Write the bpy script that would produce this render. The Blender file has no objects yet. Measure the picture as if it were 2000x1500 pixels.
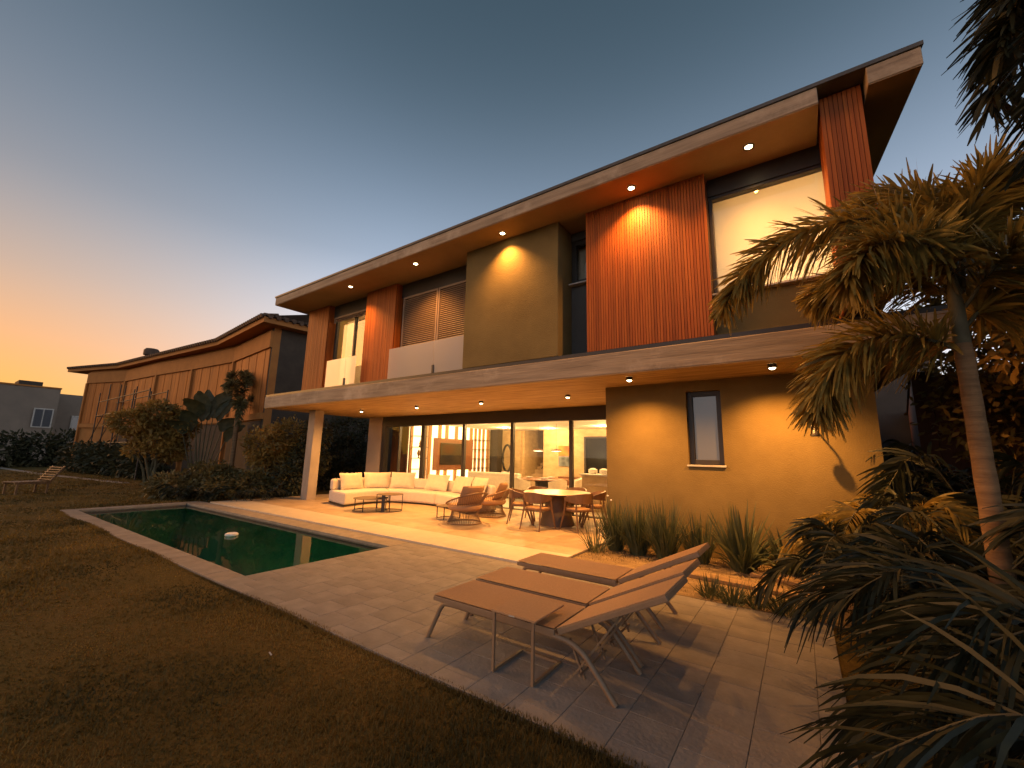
import bpy, bmesh, math, random
import numpy as np
from mathutils import Matrix, Vector
random.seed(7); rng = np.random.default_rng(7)
sc = bpy.context.scene
COL = sc.collection
R = math.radians

# ------------------------------------------------------------------ camera
cam = bpy.data.objects.new('camera', bpy.data.cameras.new('camera')); COL.objects.link(cam); sc.camera = cam
_M = Matrix.Rotation(R(34.783), 3, 'Z') @ Matrix.Rotation(R(9.892), 3, 'X') @ Matrix.Rotation(R(-1.2334), 3, 'Y')
cam.matrix_world = Matrix.Translation((0, 0, 1.6)) @ Matrix((_M.col[0], _M.col[2], -_M.col[1])).transposed().to_4x4()
cam.data.sensor_width = 36.0; cam.data.lens = 808.1 / 2000 * 36.0
cam.data.clip_start = 0.05; cam.data.clip_end = 3000

# ------------------------------------------------------------------ sky, sun, exposure
SUN_AZ = (-0.94, -0.34)          # the sun has just gone down to the left of the picture
world = bpy.data.worlds.new('World'); sc.world = world; world.use_nodes = True
nt = world.node_tree; N = nt.nodes; K = nt.links
sky = N.new('ShaderNodeTexSky'); sky.sky_type = 'NISHITA'; sky.sun_disc = False
sky.sun_elevation = R(1.0); sky.sun_rotation = math.atan2(SUN_AZ[0], SUN_AZ[1])
sky.air_density = 1.0; sky.dust_density = 2.0; sky.ozone_density = 2.2
tc = N.new('ShaderNodeTexCoord'); sep = N.new('ShaderNodeSeparateXYZ'); K.new(tc.outputs['Generated'], sep.inputs[0])
def wmath(op, a, b=None, clamp=False):
    n = N.new('ShaderNodeMath'); n.operation = op; n.use_clamp = clamp
    for i, x in enumerate((a, b)):
        if x is None: continue
        if isinstance(x, (int, float)): n.inputs[i].default_value = x
        else: K.new(x, n.inputs[i])
    return n.outputs[0]
dotxy = wmath('ADD', wmath('MULTIPLY', sep.outputs['X'], SUN_AZ[0]), wmath('MULTIPLY', sep.outputs['Y'], SUN_AZ[1]))
mrs = N.new('ShaderNodeMapRange'); mrs.interpolation_type = 'SMOOTHSTEP'; K.new(dotxy, mrs.inputs[0]); mrs.inputs[1].default_value = .42; mrs.inputs[2].default_value = 1.0; near_sun = mrs.outputs[0]
def ramp(fac, stops):
    r = N.new('ShaderNodeValToRGB'); K.new(fac, r.inputs[0]); r.color_ramp.interpolation = 'B_SPLINE'
    els = r.color_ramp.elements
    els[0].position, els[0].color = stops[0][0], (*stops[0][1], 1); els[-1].position, els[-1].color = stops[-1][0], (*stops[-1][1], 1)
    for p, c in stops[1:-1]: els.new(p).color = (*c, 1)
    return r.outputs[0]
up = wmath('MAXIMUM', sep.outputs['Z'], 0.0)
# twilight: a warm belt above the place where the sun set, fading to blue overhead and to the far side
glow_sun = ramp(up, [(0.0, (1.5, .50, .02)), (0.08, (1.25, .45, .03)), (0.17, (.95, .42, .11)), (0.28, (.56, .38, .25)), (0.42, (.24, .25, .27)), (0.60, (.10,.13,.155)), (0.8, (.055, .085, .105)), (1.0, (.04, .065, .08))])
glow_far = ramp(up, [(0.0, (.95, .86, .80)), (0.18, (1.02, 1.0, 1.04)), (0.30, (.82, .87, .99)), (0.43, (.34, .43, .57)), (0.65, (.08, .125, .165)), (0.85, (.038, .065, .085)), (1.0, (.03, .05, .07))])
mixc = N.new('ShaderNodeMix'); mixc.data_type = 'RGBA'
K.new(near_sun, mixc.inputs['Factor']); K.new(glow_far, mixc.inputs['A']); K.new(glow_sun, mixc.inputs['B'])
bg_sky = N.new('ShaderNodeBackground'); K.new(sky.outputs[0], bg_sky.inputs[0]); bg_sky.inputs[1].default_value = 0.05
bg_glow = N.new('ShaderNodeBackground'); K.new(mixc.outputs['Result'], bg_glow.inputs[0]); bg_glow.inputs[1].default_value = 0.80
add = N.new('ShaderNodeAddShader'); K.new(bg_sky.outputs[0], add.inputs[0]); K.new(bg_glow.outputs[0], add.inputs[1])
K.new(add.outputs[0], N['World Output'].inputs[0])

sun = bpy.data.objects.new('sun', bpy.data.lights.new('sun', 'SUN')); COL.objects.link(sun)
sun.data.energy = 1.35; sun.data.angle = R(30); sun.data.color = (1.0, .43, .12)
sun.rotation_euler = Vector((0.92, 0.38, -0.28)).to_track_quat('-Z', 'Y').to_euler()   # the last glow comes in low

sc.view_settings.view_transform = 'Standard'; sc.view_settings.look = 'None'
sc.view_settings.exposure = 0.3; sc.view_settings.gamma = 1.0
sc.cycles.use_denoising = True; sc.cycles.sample_clamp_indirect = 6.0
sc.cycles.max_bounces = 5; sc.cycles.diffuse_bounces = 3; sc.cycles.glossy_bounces = 3; sc.cycles.transparent_max_bounces = 12; sc.cycles.adaptive_threshold = .02; sc.cycles.caustics_reflective = False; sc.cycles.caustics_refractive = False

# ------------------------------------------------------------------ helpers
class MB:
    """collects faces; build() links them as one mesh object"""
    def __init__(s): s.v = []; s.f = []
    def add(s, vs, fs):
        o = len(s.v); s.v += [tuple(p) for p in vs]; s.f += [tuple(i + o for i in f) for f in fs]; return s
    def box(s, x0, x1, y0, y1, z0, z1):
        return s.add([(x0,y0,z0),(x1,y0,z0),(x1,y1,z0),(x0,y1,z0),(x0,y0,z1),(x1,y0,z1),(x1,y1,z1),(x0,y1,z1)],
                     [(0,3,2,1),(4,5,6,7),(0,1,5,4),(1,2,6,5),(2,3,7,6),(3,0,4,7)])
    def prism(s, poly, z0, z1):
        n = len(poly)
        a = sum(poly[i][0]*poly[(i+1)%n][1]-poly[(i+1)%n][0]*poly[i][1] for i in range(n))
        if a < 0: poly = poly[::-1]
        zz = lambda z, p: z(p) if callable(z) else z
        vs = [(p[0],p[1],zz(z0,p)) for p in poly] + [(p[0],p[1],zz(z1,p)) for p in poly]
        return s.add(vs, [tuple(range(n-1,-1,-1)), tuple(range(n,2*n))] + [(i,(i+1)%n,n+(i+1)%n,n+i) for i in range(n)])
    def bar(s, a, b, w, h, up=(0,0,1)):
        a, b = Vector(a), Vector(b); d = (b-a).normalized(); u = Vector(up)
        r = d.cross(u)
        if r.length < 1e-4: r = d.cross(Vector((1,0,0)))
        r.normalize(); u = r.cross(d); vs = []
        for p in (a, b):
            for i, j in ((-1,-1),(1,-1),(1,1),(-1,1)): vs.append(p + r*(i*w/2) + u*(j*h/2))
        return s.add(vs, [(0,1,2,3),(7,6,5,4),(0,4,5,1),(1,5,6,2),(2,6,7,3),(3,7,4,0)])
    def tube(s, path, rad, n=8, cap=True, closed=False):
        P = [Vector(p) for p in path]; m = len(P); rr = rad if isinstance(rad, (list, tuple)) else [rad]*m
        vs = []; prev = None
        for i, p in enumerate(P):
            t = (P[(i+1)%m]-P[i-1]) if closed else (P[min(i+1,m-1)]-P[max(i-1,0)])
            t.normalize()
            if prev is None:
                r = t.cross(Vector((0,0,1)))
                if r.length < .05: r = t.cross(Vector((0,1,0)))
            else: r = prev - t*prev.dot(t)
            r.normalize(); prev = r; u = t.cross(r)
            for k in range(n):
                a = 2*math.pi*k/n; vs.append(p + (r*math.cos(a)+u*math.sin(a))*rr[i])
        fs = []
        for i in range(m if closed else m-1):
            j = (i+1) % m
            for k in range(n): fs.append((i*n+k, i*n+(k+1)%n, j*n+(k+1)%n, j*n+k))
        if cap and not closed: fs += [tuple(range(n-1,-1,-1)), tuple((m-1)*n+k for k in range(n))]
        return s.add(vs, fs)
    def lathe(s, prof, n=24, c=(0,0,0), cap=True):
        vs = []; m = len(prof)
        for r, z in prof:
            for k in range(n):
                a = 2*math.pi*k/n; vs.append((c[0]+r*math.cos(a), c[1]+r*math.sin(a), c[2]+z))
        fs = [(i*n+k, i*n+(k+1)%n, (i+1)*n+(k+1)%n, (i+1)*n+k) for i in range(m-1) for k in range(n)]
        if cap: fs += [tuple(range(n-1,-1,-1)), tuple((m-1)*n+k for k in range(n))]
        return s.add(vs, fs)
    def mesh(s, name, smooth=False):
        me = bpy.data.meshes.new(name); me.from_pydata([tuple(p) for p in s.v], [], s.f); me.update()
        if smooth:
            me.polygons.foreach_set('use_smooth', [True]*len(me.polygons))
            if hasattr(me, 'set_sharp_from_angle'): me.set_sharp_from_angle(angle=R(40))
        return me
    def build(s, name, mat, parent=None, smooth=False, bevel=0, loc=None, kind=None):
        return link(name, s.mesh(name, smooth), mat, parent, bevel, loc, kind)
def link(name, me, mat, parent=None, bevel=0, loc=None, kind=None):
    o = bpy.data.objects.new(name, me); COL.objects.link(o)
    if mat is not None and not me.materials: me.materials.append(mat)
    if parent: o.parent = parent
    if loc: o.location = loc
    if kind: o['kind'] = kind
    if bevel:
        b = o.modifiers.new('bevel', 'BEVEL'); b.width = bevel; b.segments = 2; b.limit_method = 'ANGLE'
    return o
def tag(o, label, cat, group=None):
    o['label'] = label; o['category'] = cat
    if group: o['group'] = group
    return o
def thing(name, label, cat, loc=(0,0,0), rz=0, group=None):
    o = bpy.data.objects.new(name, None); COL.objects.link(o); o.location = loc; o.rotation_euler = (0,0,rz)
    o.empty_display_size = .2
    return tag(o, label, cat, group)
def struct(o): o['kind'] = 'structure'; return o
def dup(root, loc, rz, label, group=None):
    r = root.copy(); COL.objects.link(r); r.location = loc; r.rotation_euler = (0,0,rz); r['label'] = label
    if group: r['group'] = group
    for ch in list(root.children):
        c = ch.copy(); COL.objects.link(c); c.parent = r
        for g in ch.children:
            d = g.copy(); COL.objects.link(d); d.parent = c
    return r
def smoothpath(pts, k=6, closed=False):
    """Catmull-Rom through the points"""
    P = [Vector(p) for p in pts]; n = len(P); out = []
    for i in range(n if closed else n-1):
        g = lambda j: P[j % n] if closed else P[min(max(j,0),n-1)]
        a,b,c,d = g(i-1),g(i),g(i+1),g(i+2)
        for t in range(k):
            t /= k; out.append(.5*((2*b)+(c-a)*t+(2*a-5*b+4*c-d)*t*t+(3*b-a-3*c+d)*t**3))
    if not closed: out.append(P[-1])
    return out

# ------------------------------------------------------------------ materials
def newmat(name):
    m = bpy.data.materials.new(name); m.use_nodes = True
    return m, m.node_tree.nodes, m.node_tree.links, m.node_tree.nodes['Principled BSDF']
def surf(name, col, col2=None, rough=.7, scale=4., stretch=(1,1,1), detail=6., bump=0., bscale=None, rand=0., spec=.5, metal=0., contrast=(.35,.65), wear=None, sheen=0):
    """procedural surface: two colours mixed by stretched noise, per-object shade variation, fine bump, optional blotchy wear"""
    m, n, k, p = newmat(name)
    co = n.new('ShaderNodeTexCoord'); mp = n.new('ShaderNodeMapping'); k.new(co.outputs['Object'], mp.inputs[0]); mp.inputs['Scale'].default_value = stretch
    oi = n.new('ShaderNodeObjectInfo')
    addv = n.new('ShaderNodeVectorMath'); addv.operation = 'ADD'; k.new(mp.outputs[0], addv.inputs[0])
    sc3 = n.new('ShaderNodeVectorMath'); sc3.operation = 'SCALE'; sc3.inputs[0].default_value = (13.7, 7.1, 5.3); k.new(oi.outputs['Random'], sc3.inputs['Scale'])
    if rand: k.new(sc3.outputs[0], addv.inputs[1])
    nz = n.new('ShaderNodeTexNoise'); nz.inputs['Scale'].default_value = scale; nz.inputs['Detail'].default_value = detail; nz.inputs['Roughness'].default_value = .62
    k.new(addv.outputs[0], nz.inputs['Vector'])
    rp = n.new('ShaderNodeValToRGB'); k.new(nz.outputs['Fac'], rp.inputs[0])
    c2 = col2 or tuple(c*.72 for c in col)
    rp.color_ramp.elements[0].position, rp.color_ramp.elements[1].position = contrast
    rp.color_ramp.elements[0].color = (*c2, 1); rp.color_ramp.elements[1].color = (*col, 1)
    out = rp.outputs[0]
    if wear:
        wcol, wscale, lo, hi = wear
        w = n.new('ShaderNodeTexNoise'); w.inputs['Scale'].default_value = wscale; w.inputs['Detail'].default_value = 9; w.inputs['Roughness'].default_value = .7
        k.new(co.outputs['Object'], w.inputs['Vector'])
        mr = n.new('ShaderNodeMapRange'); k.new(w.outputs['Fac'], mr.inputs[0]); mr.inputs[1].default_value = lo; mr.inputs[2].default_value = hi
        mx = n.new('ShaderNodeMix'); mx.data_type = 'RGBA'; k.new(mr.outputs[0], mx.inputs['Factor']); k.new(out, mx.inputs['A']); mx.inputs['B'].default_value = (*wcol, 1); out = mx.outputs['Result']
    if rand:
        mr = n.new('ShaderNodeMapRange'); k.new(oi.outputs['Random'], mr.inputs[0]); mr.inputs[3].default_value = 1-rand; mr.inputs[4].default_value = 1+rand
        hv = n.new('ShaderNodeHueSaturation'); k.new(out, hv.inputs['Color']); k.new(mr.outputs[0], hv.inputs['Value']); out = hv.outputs[0]
    k.new(out, p.inputs['Base Color'])
    p.inputs['Roughness'].default_value = rough; p.inputs['Metallic'].default_value = metal; p.inputs['Specular IOR Level'].default_value = spec
    if sheen: p.inputs['Sheen Weight'].default_value = sheen
    if bump:
        b = n.new('ShaderNodeTexNoise'); b.inputs['Scale'].default_value = bscale or scale*5; b.inputs['Detail'].default_value = 8
        k.new(addv.outputs[0], b.inputs['Vector'])
        bp = n.new('ShaderNodeBump'); bp.inputs['Strength'].default_value = bump; bp.inputs['Distance'].default_value = .02
        k.new(b.outputs['Fac'], bp.inputs['Height']); k.new(bp.outputs[0], p.inputs['Normal'])
    return m
def emit(name, col, strength):
    m, n, k, p = newmat(name)
    p.inputs['Base Color'].default_value = (.8,.8,.8,1); p.inputs['Emission Color'].default_value = (*col,1); p.inputs['Emission Strength'].default_value = strength
    return m
def glass(name, tint=(.92,.94,.93), refl=1.0, haze=0.0, hazecol=(.8,.75,.68), ior=1.5):
    m, n, k, p = newmat(name); n.remove(p); out = n['Material Output']
    tr = n.new('ShaderNodeBsdfTransparent'); tr.inputs[0].default_value = (*tint,1)
    gl = n.new('ShaderNodeBsdfGlossy'); gl.inputs['Roughness'].default_value = .01; gl.inputs['Color'].default_value = (refl,refl,refl,1)
    fr = n.new('ShaderNodeFresnel'); ge = n.new('ShaderNodeNewGeometry'); ex = n.new('ShaderNodeMath'); ex.operation = 'MULTIPLY_ADD'; k.new(ge.outputs['Backfacing'], ex.inputs[0]); ex.inputs[1].default_value = -2.0; ex.inputs[2].default_value = 1.0
    pw = n.new('ShaderNodeMath'); pw.operation = 'POWER'; pw.inputs[0].default_value = ior; k.new(ex.outputs[0], pw.inputs[1]); k.new(pw.outputs[0], fr.inputs[0])
    last = tr.outputs[0]
    if haze:
        df = n.new('ShaderNodeBsdfDiffuse'); df.inputs[0].default_value = (*hazecol,1)
        tl = n.new('ShaderNodeBsdfTranslucent'); tl.inputs[0].default_value = (*hazecol,1)
        ad = n.new('ShaderNodeMixShader'); ad.inputs[0].default_value = .5; k.new(df.outputs[0], ad.inputs[1]); k.new(tl.outputs[0], ad.inputs[2])
        mh = n.new('ShaderNodeMixShader'); mh.inputs[0].default_value = haze; k.new(tr.outputs[0], mh.inputs[1]); k.new(ad.outputs[0], mh.inputs[2]); last = mh.outputs[0]
    mx = n.new('ShaderNodeMixShader'); k.new(fr.outputs[0], mx.inputs[0]); k.new(last, mx.inputs[1]); k.new(gl.outputs[0], mx.inputs[2]); k.new(mx.outputs[0], out.inputs[0])
    return m
def leaf(name, col, col2, rough=.5, rand=.2, transl=.25, scale=3.):
    m, n, k, p = newmat(name); out = n['Material Output']
    co = n.new('ShaderNodeTexCoord'); nz = n.new('ShaderNodeTexNoise'); nz.inputs['Scale'].default_value = scale; nz.inputs['Detail'].default_value = 4
    k.new(co.outputs['Object'], nz.inputs['Vector'])
    rp = n.new('ShaderNodeValToRGB'); k.new(nz.outputs['Fac'], rp.inputs[0]); rp.color_ramp.elements[0].position = .38; rp.color_ramp.elements[1].position = .66
    rp.color_ramp.elements[0].color = (*col2,1); rp.color_ramp.elements[1].color = (*col,1)
    k.new(rp.outputs[0], p.inputs['Base Color']); p.inputs['Roughness'].default_value = rough; p.inputs['Specular IOR Level'].default_value = .35
    tl = n.new('ShaderNodeBsdfTranslucent'); k.new(rp.outputs[0], tl.inputs[0])
    mx = n.new('ShaderNodeMixShader'); mx.inputs[0].default_value = transl; k.new(p.outputs[0], mx.inputs[1]); k.new(tl.outputs[0], mx.inputs[2]); k.new(mx.outputs[0], out.inputs[0])
    return m

MT = {}
MT['concrete'] = surf('board_marked_concrete', (.43,.32,.215), (.25,.183,.122), .85, 2.2, (.35,1.5,5), bump=.25, bscale=9, wear=((.54,.42,.30), 1.1, .52, .72))
MT['soffit'] = surf('soffit_plaster', (.34,.225,.125), (.28,.185,.10), .85, 1.5, bump=.1, bscale=30)
MT['ceiling_board'] = surf('board_marked_soffit', (.62,.43,.21), (.25,.15,.06), .7, 2.0, (.45,7,1), bump=.3, bscale=7, contrast=(.32,.68))
MT['render'] = surf('olive_wall_render', (.210,.142,.046), (.165,.110,.034), .9, 1.2, bump=.35, bscale=55)
MT['render_dark'] = surf('charcoal_wall_render', (.10,.095,.085), (.075,.07,.065), .9, 1.2, bump=.3, bscale=50)
MT['pillar'] = surf('pale_render', (.46,.36,.26), (.40,.31,.22), .9, 1.2, bump=.2, bscale=45)
MT['column'] = surf('cast_concrete', (.42,.34,.26), (.32,.26,.20), .85, 2.5, (1,1,.4), bump=.2, bscale=12)
MT['darkmetal'] = surf('dark_bronze_metal', (.035,.028,.022), (.028,.022,.018), .45, 8)
MT['flash'] = surf('grey_roof_flashing', (.09,.085,.08), (.06,.055,.05), .55, 5)
MT['wood'] = surf('red_slat_timber', (.43,.115,.016), (.29,.062,.008), .6, 3.0, (9,9,.35), bump=.12, bscale=12, rand=.17, spec=.3)
MT['woodback'] = surf('dark_timber_backing', (.06,.022,.010), (.04,.015,.007), .8, 4)
MT['shutter'] = surf('brown_aluminium_louvre', (.30,.195,.12), (.26,.165,.10), .42, 3, rand=.06, metal=.0)
MT['glass'] = glass('clear_glass', (.90,.91,.89))
MT['milky'] = glass('milky_balustrade_glass', (.95,.95,.95), 1.0, .48, (.97,.90,.80))
MT['frosted'] = glass('dusk_reflecting_glass', (.35,.36,.38), 1.0, .55, (.34,.34,.36), 1.8)
MT['sill'] = surf('pale_stone_sill', (.55,.50,.44), None, .7, 6)
# ------------------------------------------------------------------ ground, pool, deck, terrace
MT['lawn'] = surf('lawn_soil_and_turf', (.15,.095,.024), (.09,.064,.016), .95, 1.1, detail=10, bump=.6, bscale=40, contrast=(.3,.7), wear=((.15,.088,.026), .35, .5, .7), spec=.1)
MT['paver'] = surf('grey_stone_paver', (.305,.265,.225), (.245,.213,.18), .8, 5, bump=.3, bscale=35, rand=.09, wear=((.20,.175,.15), 1.1, .5, .75))
MT['joint'] = surf('sandy_joint', (.19,.16,.13), None, .95, 20)
MT['coping'] = surf('grey_stone_coping', (.33,.27,.21), (.25,.205,.16), .8, 5, bump=.3, bscale=40, rand=.07, wear=((.20,.18,.165), 2.0, .55, .8))
MT['pooltile'] = surf('green_pool_tile', (.15,.62,.42), (.11,.50,.33), .35, 3, wear=((.08,.38,.26), .8, .5, .8))
MT['terrace'] = surf('sandstone_terrace', (.50,.37,.235), (.38,.27,.16), .55, 2.2, bump=.12, bscale=30, rand=.06, wear=((.29,.20,.115), .9, .55, .8))
MT['border'] = surf('pale_limestone_border', (.60,.50,.37), (.53,.44,.32), .6, 4, bump=.12, bscale=40, rand=.04)
MT['sand'] = surf('sandy_garden_soil', (.30,.20,.095), (.15,.095,.045), .95, 3, (1,2.5,1), bump=.8, bscale=18, detail=9)

lawn = MB(); X = [-1500, -15.75, 0.12, 1500]; Y = [-1500, 2.43, 5.55, 1500]
for i in range(3):
    for j in range(3):
        if i == 1 and j == 1: continue
        lawn.add([(X[i],Y[j],-.02),(X[i+1],Y[j],-.02),(X[i+1],Y[j+1],-.02),(X[i],Y[j+1],-.02)], [(0,1,2,3)])
struct(lawn.build('lawn', MT['lawn']))

PX0, PX1, PY0, PY1 = -15.40, -6.08, 2.75, 5.10
b = MB()   # basin: inside faces
b.add([(PX0,PY0,-1.45),(PX1,PY0,-1.45),(PX1,PY1,-1.45),(PX0,PY1,-1.45),(PX0,PY0,-.10),(PX1,PY0,-.10),(PX1,PY1,-.10),(PX0,PY1,-.10)],
      [(0,1,2,3),(0,4,5,1),(1,5,6,2),(2,6,7,3),(3,7,4,0)])
pool = struct(b.build('swimming_pool', MT['pooltile']))
b = MB()
for i in range(3): b.box(PX1-.35*(i+1), PX1-.003 if i == 0 else PX1-.35*i, 4.35, PY1-.003, -1.44, -.30-.28*i)
b.build('step', MT['pooltile'], pool)
b = MB(); b.box(PX0-.02,PX1+.02,PY0-.02,PY0+.004,-.13,-.052); b.box(PX0-.02,PX1+.02,PY1-.004,PY1+.02,-.13,-.052); b.box(PX0-.02,PX0+.004,PY0+.005,PY1-.005,-.13,-.052); b.box(PX1-.004,PX1+.02,PY0+.005,PY1-.005,-.13,-.052)
b.build('waterline_band', MT['joint'], pool)
m, n, k, p = newmat('pool_water'); n.remove(p)
tr = n.new('ShaderNodeBsdfTransparent'); tr.inputs[0].default_value = (.82,.98,.90,1)
gl = n.new('ShaderNodeBsdfGlossy'); gl.inputs['Roughness'].default_value = .012
fr = n.new('ShaderNodeFresnel'); fr.inputs[0].default_value = 1.33
co = n.new('ShaderNodeTexCoord'); nz = n.new('ShaderNodeTexNoise'); nz.inputs['Scale'].default_value = 2.2; nz.inputs['Detail'].default_value = 3; k.new(co.outputs['Object'], nz.inputs['Vector'])
bp = n.new('ShaderNodeBump'); bp.inputs['Strength'].default_value = .05; bp.inputs['Distance'].default_value = .02; k.new(nz.outputs['Fac'], bp.inputs['Height'])
k.new(bp.outputs[0], gl.inputs['Normal']); k.new(bp.outputs[0], fr.inputs['Normal'])
mx = n.new('ShaderNodeMixShader'); k.new(fr.outputs[0], mx.inputs[0]); k.new(tr.outputs[0], mx.inputs[1]); k.new(gl.outputs[0], mx.inputs[2]); k.new(mx.outputs[0], n['Material Output'].inputs[0])
MT['water'] = m
struct(MB().add([(PX0,PY0,-.075),(PX1,PY0,-.075),(PX1,PY1,-.075),(PX0,PY1,-.075)], [(0,1,2,3)]).build('pool_water', MT['water']))

# deck of narrow pavers laid across, every paver a piece; coping stones round the pool
deck = MB(); deck.box(-6.07, .12, 2.43, 5.55, -.09, -.007); deck.box(-15.75, -6.07, 2.43, 2.745, -.09, -.007); deck.box(-15.75, -6.07, 5.105, 5.55, -.09, -.007); deck.box(-15.75, -15.405, 2.745, 5.105, -.09, -.007)
deck = struct(deck.build('pool_deck', MT['joint']))
def tile_mesh(w, d, h=.05, ch=.002):
    t = MB(); a, c = w/2, d/2
    t.add([(-a,-c,-h),(a,-c,-h),(a,c,-h),(-a,c,-h),(-a,-c,-ch),(a,-c,-ch),(a,c,-ch),(-a,c,-ch),(-a+ch,-c+ch,0),(a-ch,-c+ch,0),(a-ch,c-ch,0),(-a+ch,c-ch,0)],
          [(0,1,5,4),(1,2,6,5),(2,3,7,6),(3,0,4,7),(4,5,9,8),(5,6,10,9),(6,7,11,10),(7,4,8,11),(8,9,10,11)])
    return t.mesh('paver')
pm = {}
def tiles(name, mat, parent, x0, x1, y0, y1, w, d, gap, stagger=0, ztop=0.0, jitter=.0015):
    i = 0; x = x0
    while x < x1 - .02:
        xx = min(x + w, x1); y = y0 - (stagger if i % 2 else 0)
        while y < y1 - .02:
            ya, yb = max(y, y0), min(y + d, y1)
            if yb - ya > .03:
                key = (name, round(xx-x-gap,3), round(yb-ya-gap,3))
                if key not in pm: pm[key] = tile_mesh(xx-x-gap, yb-ya-gap); pm[key].materials.append(mat)
                o = bpy.data.objects.new(name, pm[key]); COL.objects.link(o); o.parent = parent
                o.location = ((x+xx)/2, (ya+yb)/2, ztop + random.uniform(-jitter, jitter)); o.rotation_euler = (random.uniform(-.002,.002), random.uniform(-.002,.002), 0)
            y += d
        x += w; i += 1
tiles('paver', MT['paver'], deck, -6.06, .12, 2.44, 5.545, .3344, .3106, .003, .1553, jitter=.0007)
tiles('coping_stone', MT['coping'], deck, -15.745, -6.065, 2.44, 2.765, .66, .5, .005)
tiles('coping_stone', MT['coping'], deck, -15.745, -6.065, 5.085, 5.545, .66, .5, .005)
tiles('coping_stone', MT['coping'], deck, -15.745, -15.385, 2.77, 5.08, .66, .577, .005)

terr = MB(); terr.box(-15.0, -3.2, 5.555, 10.62, -.05, .01)
terr = struct(terr.build('terrace', MT['joint']))
tiles('border_slab', MT['border'], terr, -15.0, -3.2, 5.55, 6.46, 1.18, .92, .003, ztop=.03, jitter=.0005)
tiles('floor_tile', MT['terrace'], terr, -15.0, -3.2, 6.463, 10.62, .983, 1.04, .003, ztop=.03, jitter=.0005)
struct(MB().prism([(-3.19,5.56),(1.9,5.56),(1.9,7.94),(-3.19,7.94)], -.06, -.002).build('garden_bed', MT['sand']))

# ------------------------------------------------------------------ the house
ZB, ZT = 3.02, 3.44           # balcony slab
ZS, YR = 6.237, 6.093         # roof soffit, roof edge
house = thing('modern_house', 'two storey modern house with timber screens, concrete balcony slab and wide roof', 'house')
def hp(name, mat, *boxes, bevel=0, parent=house):
    b = MB()
    for q in boxes: b.box(*q)
    return b.build(name, mat, parent, bevel=bevel)
# lower storey, right block with the narrow window
WX0, WX1, WZ0, WZ1 = -1.655, -1.085, 1.52, 2.83
wl = hp('front_wall', MT['render'], (-3.19,WX0,7.95,8.2,-.05,ZB), (WX1,.96,7.95,8.2,-.05,ZB), (WX0,WX1,7.95,8.2,-.05,WZ0), (WX0,WX1,7.95,8.2,WZ1,ZB))
hp('side_wall', MT['render'], (.71,.96,8.203,17.4,-.05,ZB)); hp('side_wall', MT['render'], (-3.19,-2.94,8.203,17.4,-.05,ZB))
def window(name, x0, x1, z0, z1, y, fw, depth, pane, mull=(), trans=(), sill=True):
    w = hp(name, MT['darkmetal'], (x0,x0+fw,y,y+depth,z0,z1), (x1-fw,x1,y,y+depth,z0,z1), (x0+fw,x1-fw,y,y+depth,z1-fw,z1), (x0+fw,x1-fw,y,y+depth,z0,z0+fw), bevel=.004)
    xs = [x0+fw] + [m for m in mull] + [x1-fw]
    for m_ in mull: hp('mullion', MT['darkmetal'], (m_-fw*.45,m_+fw*.45,y+.004,y+depth-.004,z0+fw,z1-fw), parent=w, bevel=.004)
    for a, c in zip(xs, xs[1:]): hp('pane', pane, (a+.004,c-.004,y+depth*.5-.004,y+depth*.5+.004,z0+fw-.01,z1-fw+.01), parent=w)
    if sill: hp('sill', MT['sill'], (x0-.03,x1+.03,y-.14,y-.002,z0-.035,z0-.004), parent=w, bevel=.004)
    return w
window('window', WX0+.003, WX1-.003, WZ0+.003, WZ1-.003, 8.05, .085, .10, MT['frosted'])
hp('inner_wall', MT['render_dark'], (WX0-.2,WX1+.2,8.45,8.5,1.2,3.0))

# balcony slab and its lamps' ceiling
slabpoly = [(-14.9,6.71),(1.64,6.71),(1.30,11.3),(-14.9,11.3)]
MB().prism(slabpoly, ZB+.012, ZT-.035).build('balcony_slab', MT['concrete'], house, bevel=.012)
MB().prism([(-14.88,6.722),(1.625,6.722),(1.29,10.61),(-14.88,10.61)], ZB, ZB+.011).build('ceiling', MT['ceiling_board'], house)
MB().prism([(-14.885,6.724),(1.62,6.724),(1.28,11.2),(-14.885,11.2)], ZT-.034, ZT+.035).build('slab_flashing', MT['darkmetal'], house)
hp('column', MT['column'], (-13.94,-13.56,7.78,8.10,0.0,ZB-.001), bevel=.01)
hp('end_wall', MT['pillar'], (-14.45,-13.62,10.622,10.95,0.0,ZB-.001), bevel=.006)

# upper storey
hp('upper_wall', MT['render'], (-6.02,-3.63,6.72,7.9,ZT+.04,ZS+.02), bevel=.01)
hp('recess_wall', MT['render_dark'], (-3.629,-2.9,7.30,7.5,ZT+.04,5.08)); hp('recess_wall', MT['render_dark'], (-3.629,-2.9,7.30,7.5,6.06,ZS+.02))
window('window', -3.628, -2.95, 5.085, 6.055, 7.31, .10, .12, MT['glass'])
hp('roller_blind', surf('cream_blind', (.80,.72,.60), None, .8, 3), (-3.6,-2.95,7.52,7.53,5.0,6.1))
hp('upper_wall', MT['render'], (-.945,.95,6.98,7.2,ZT+.04,4.19)); hp('upper_wall', MT['darkmetal'], (-.945,.95,6.98,7.2,5.93,ZS+.02))
hp('upper_wall', MT['render_dark'], (-2.9,-.95,7.28,7.5,ZT+.04,ZS+.02))
window('window', -.943, .94, 4.195, 5.925, 7.0, .05, .12, MT['glass'])
BL = newmat('lit_roller_blind'); _p = BL[3]; BL[1].remove(_p)
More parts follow.
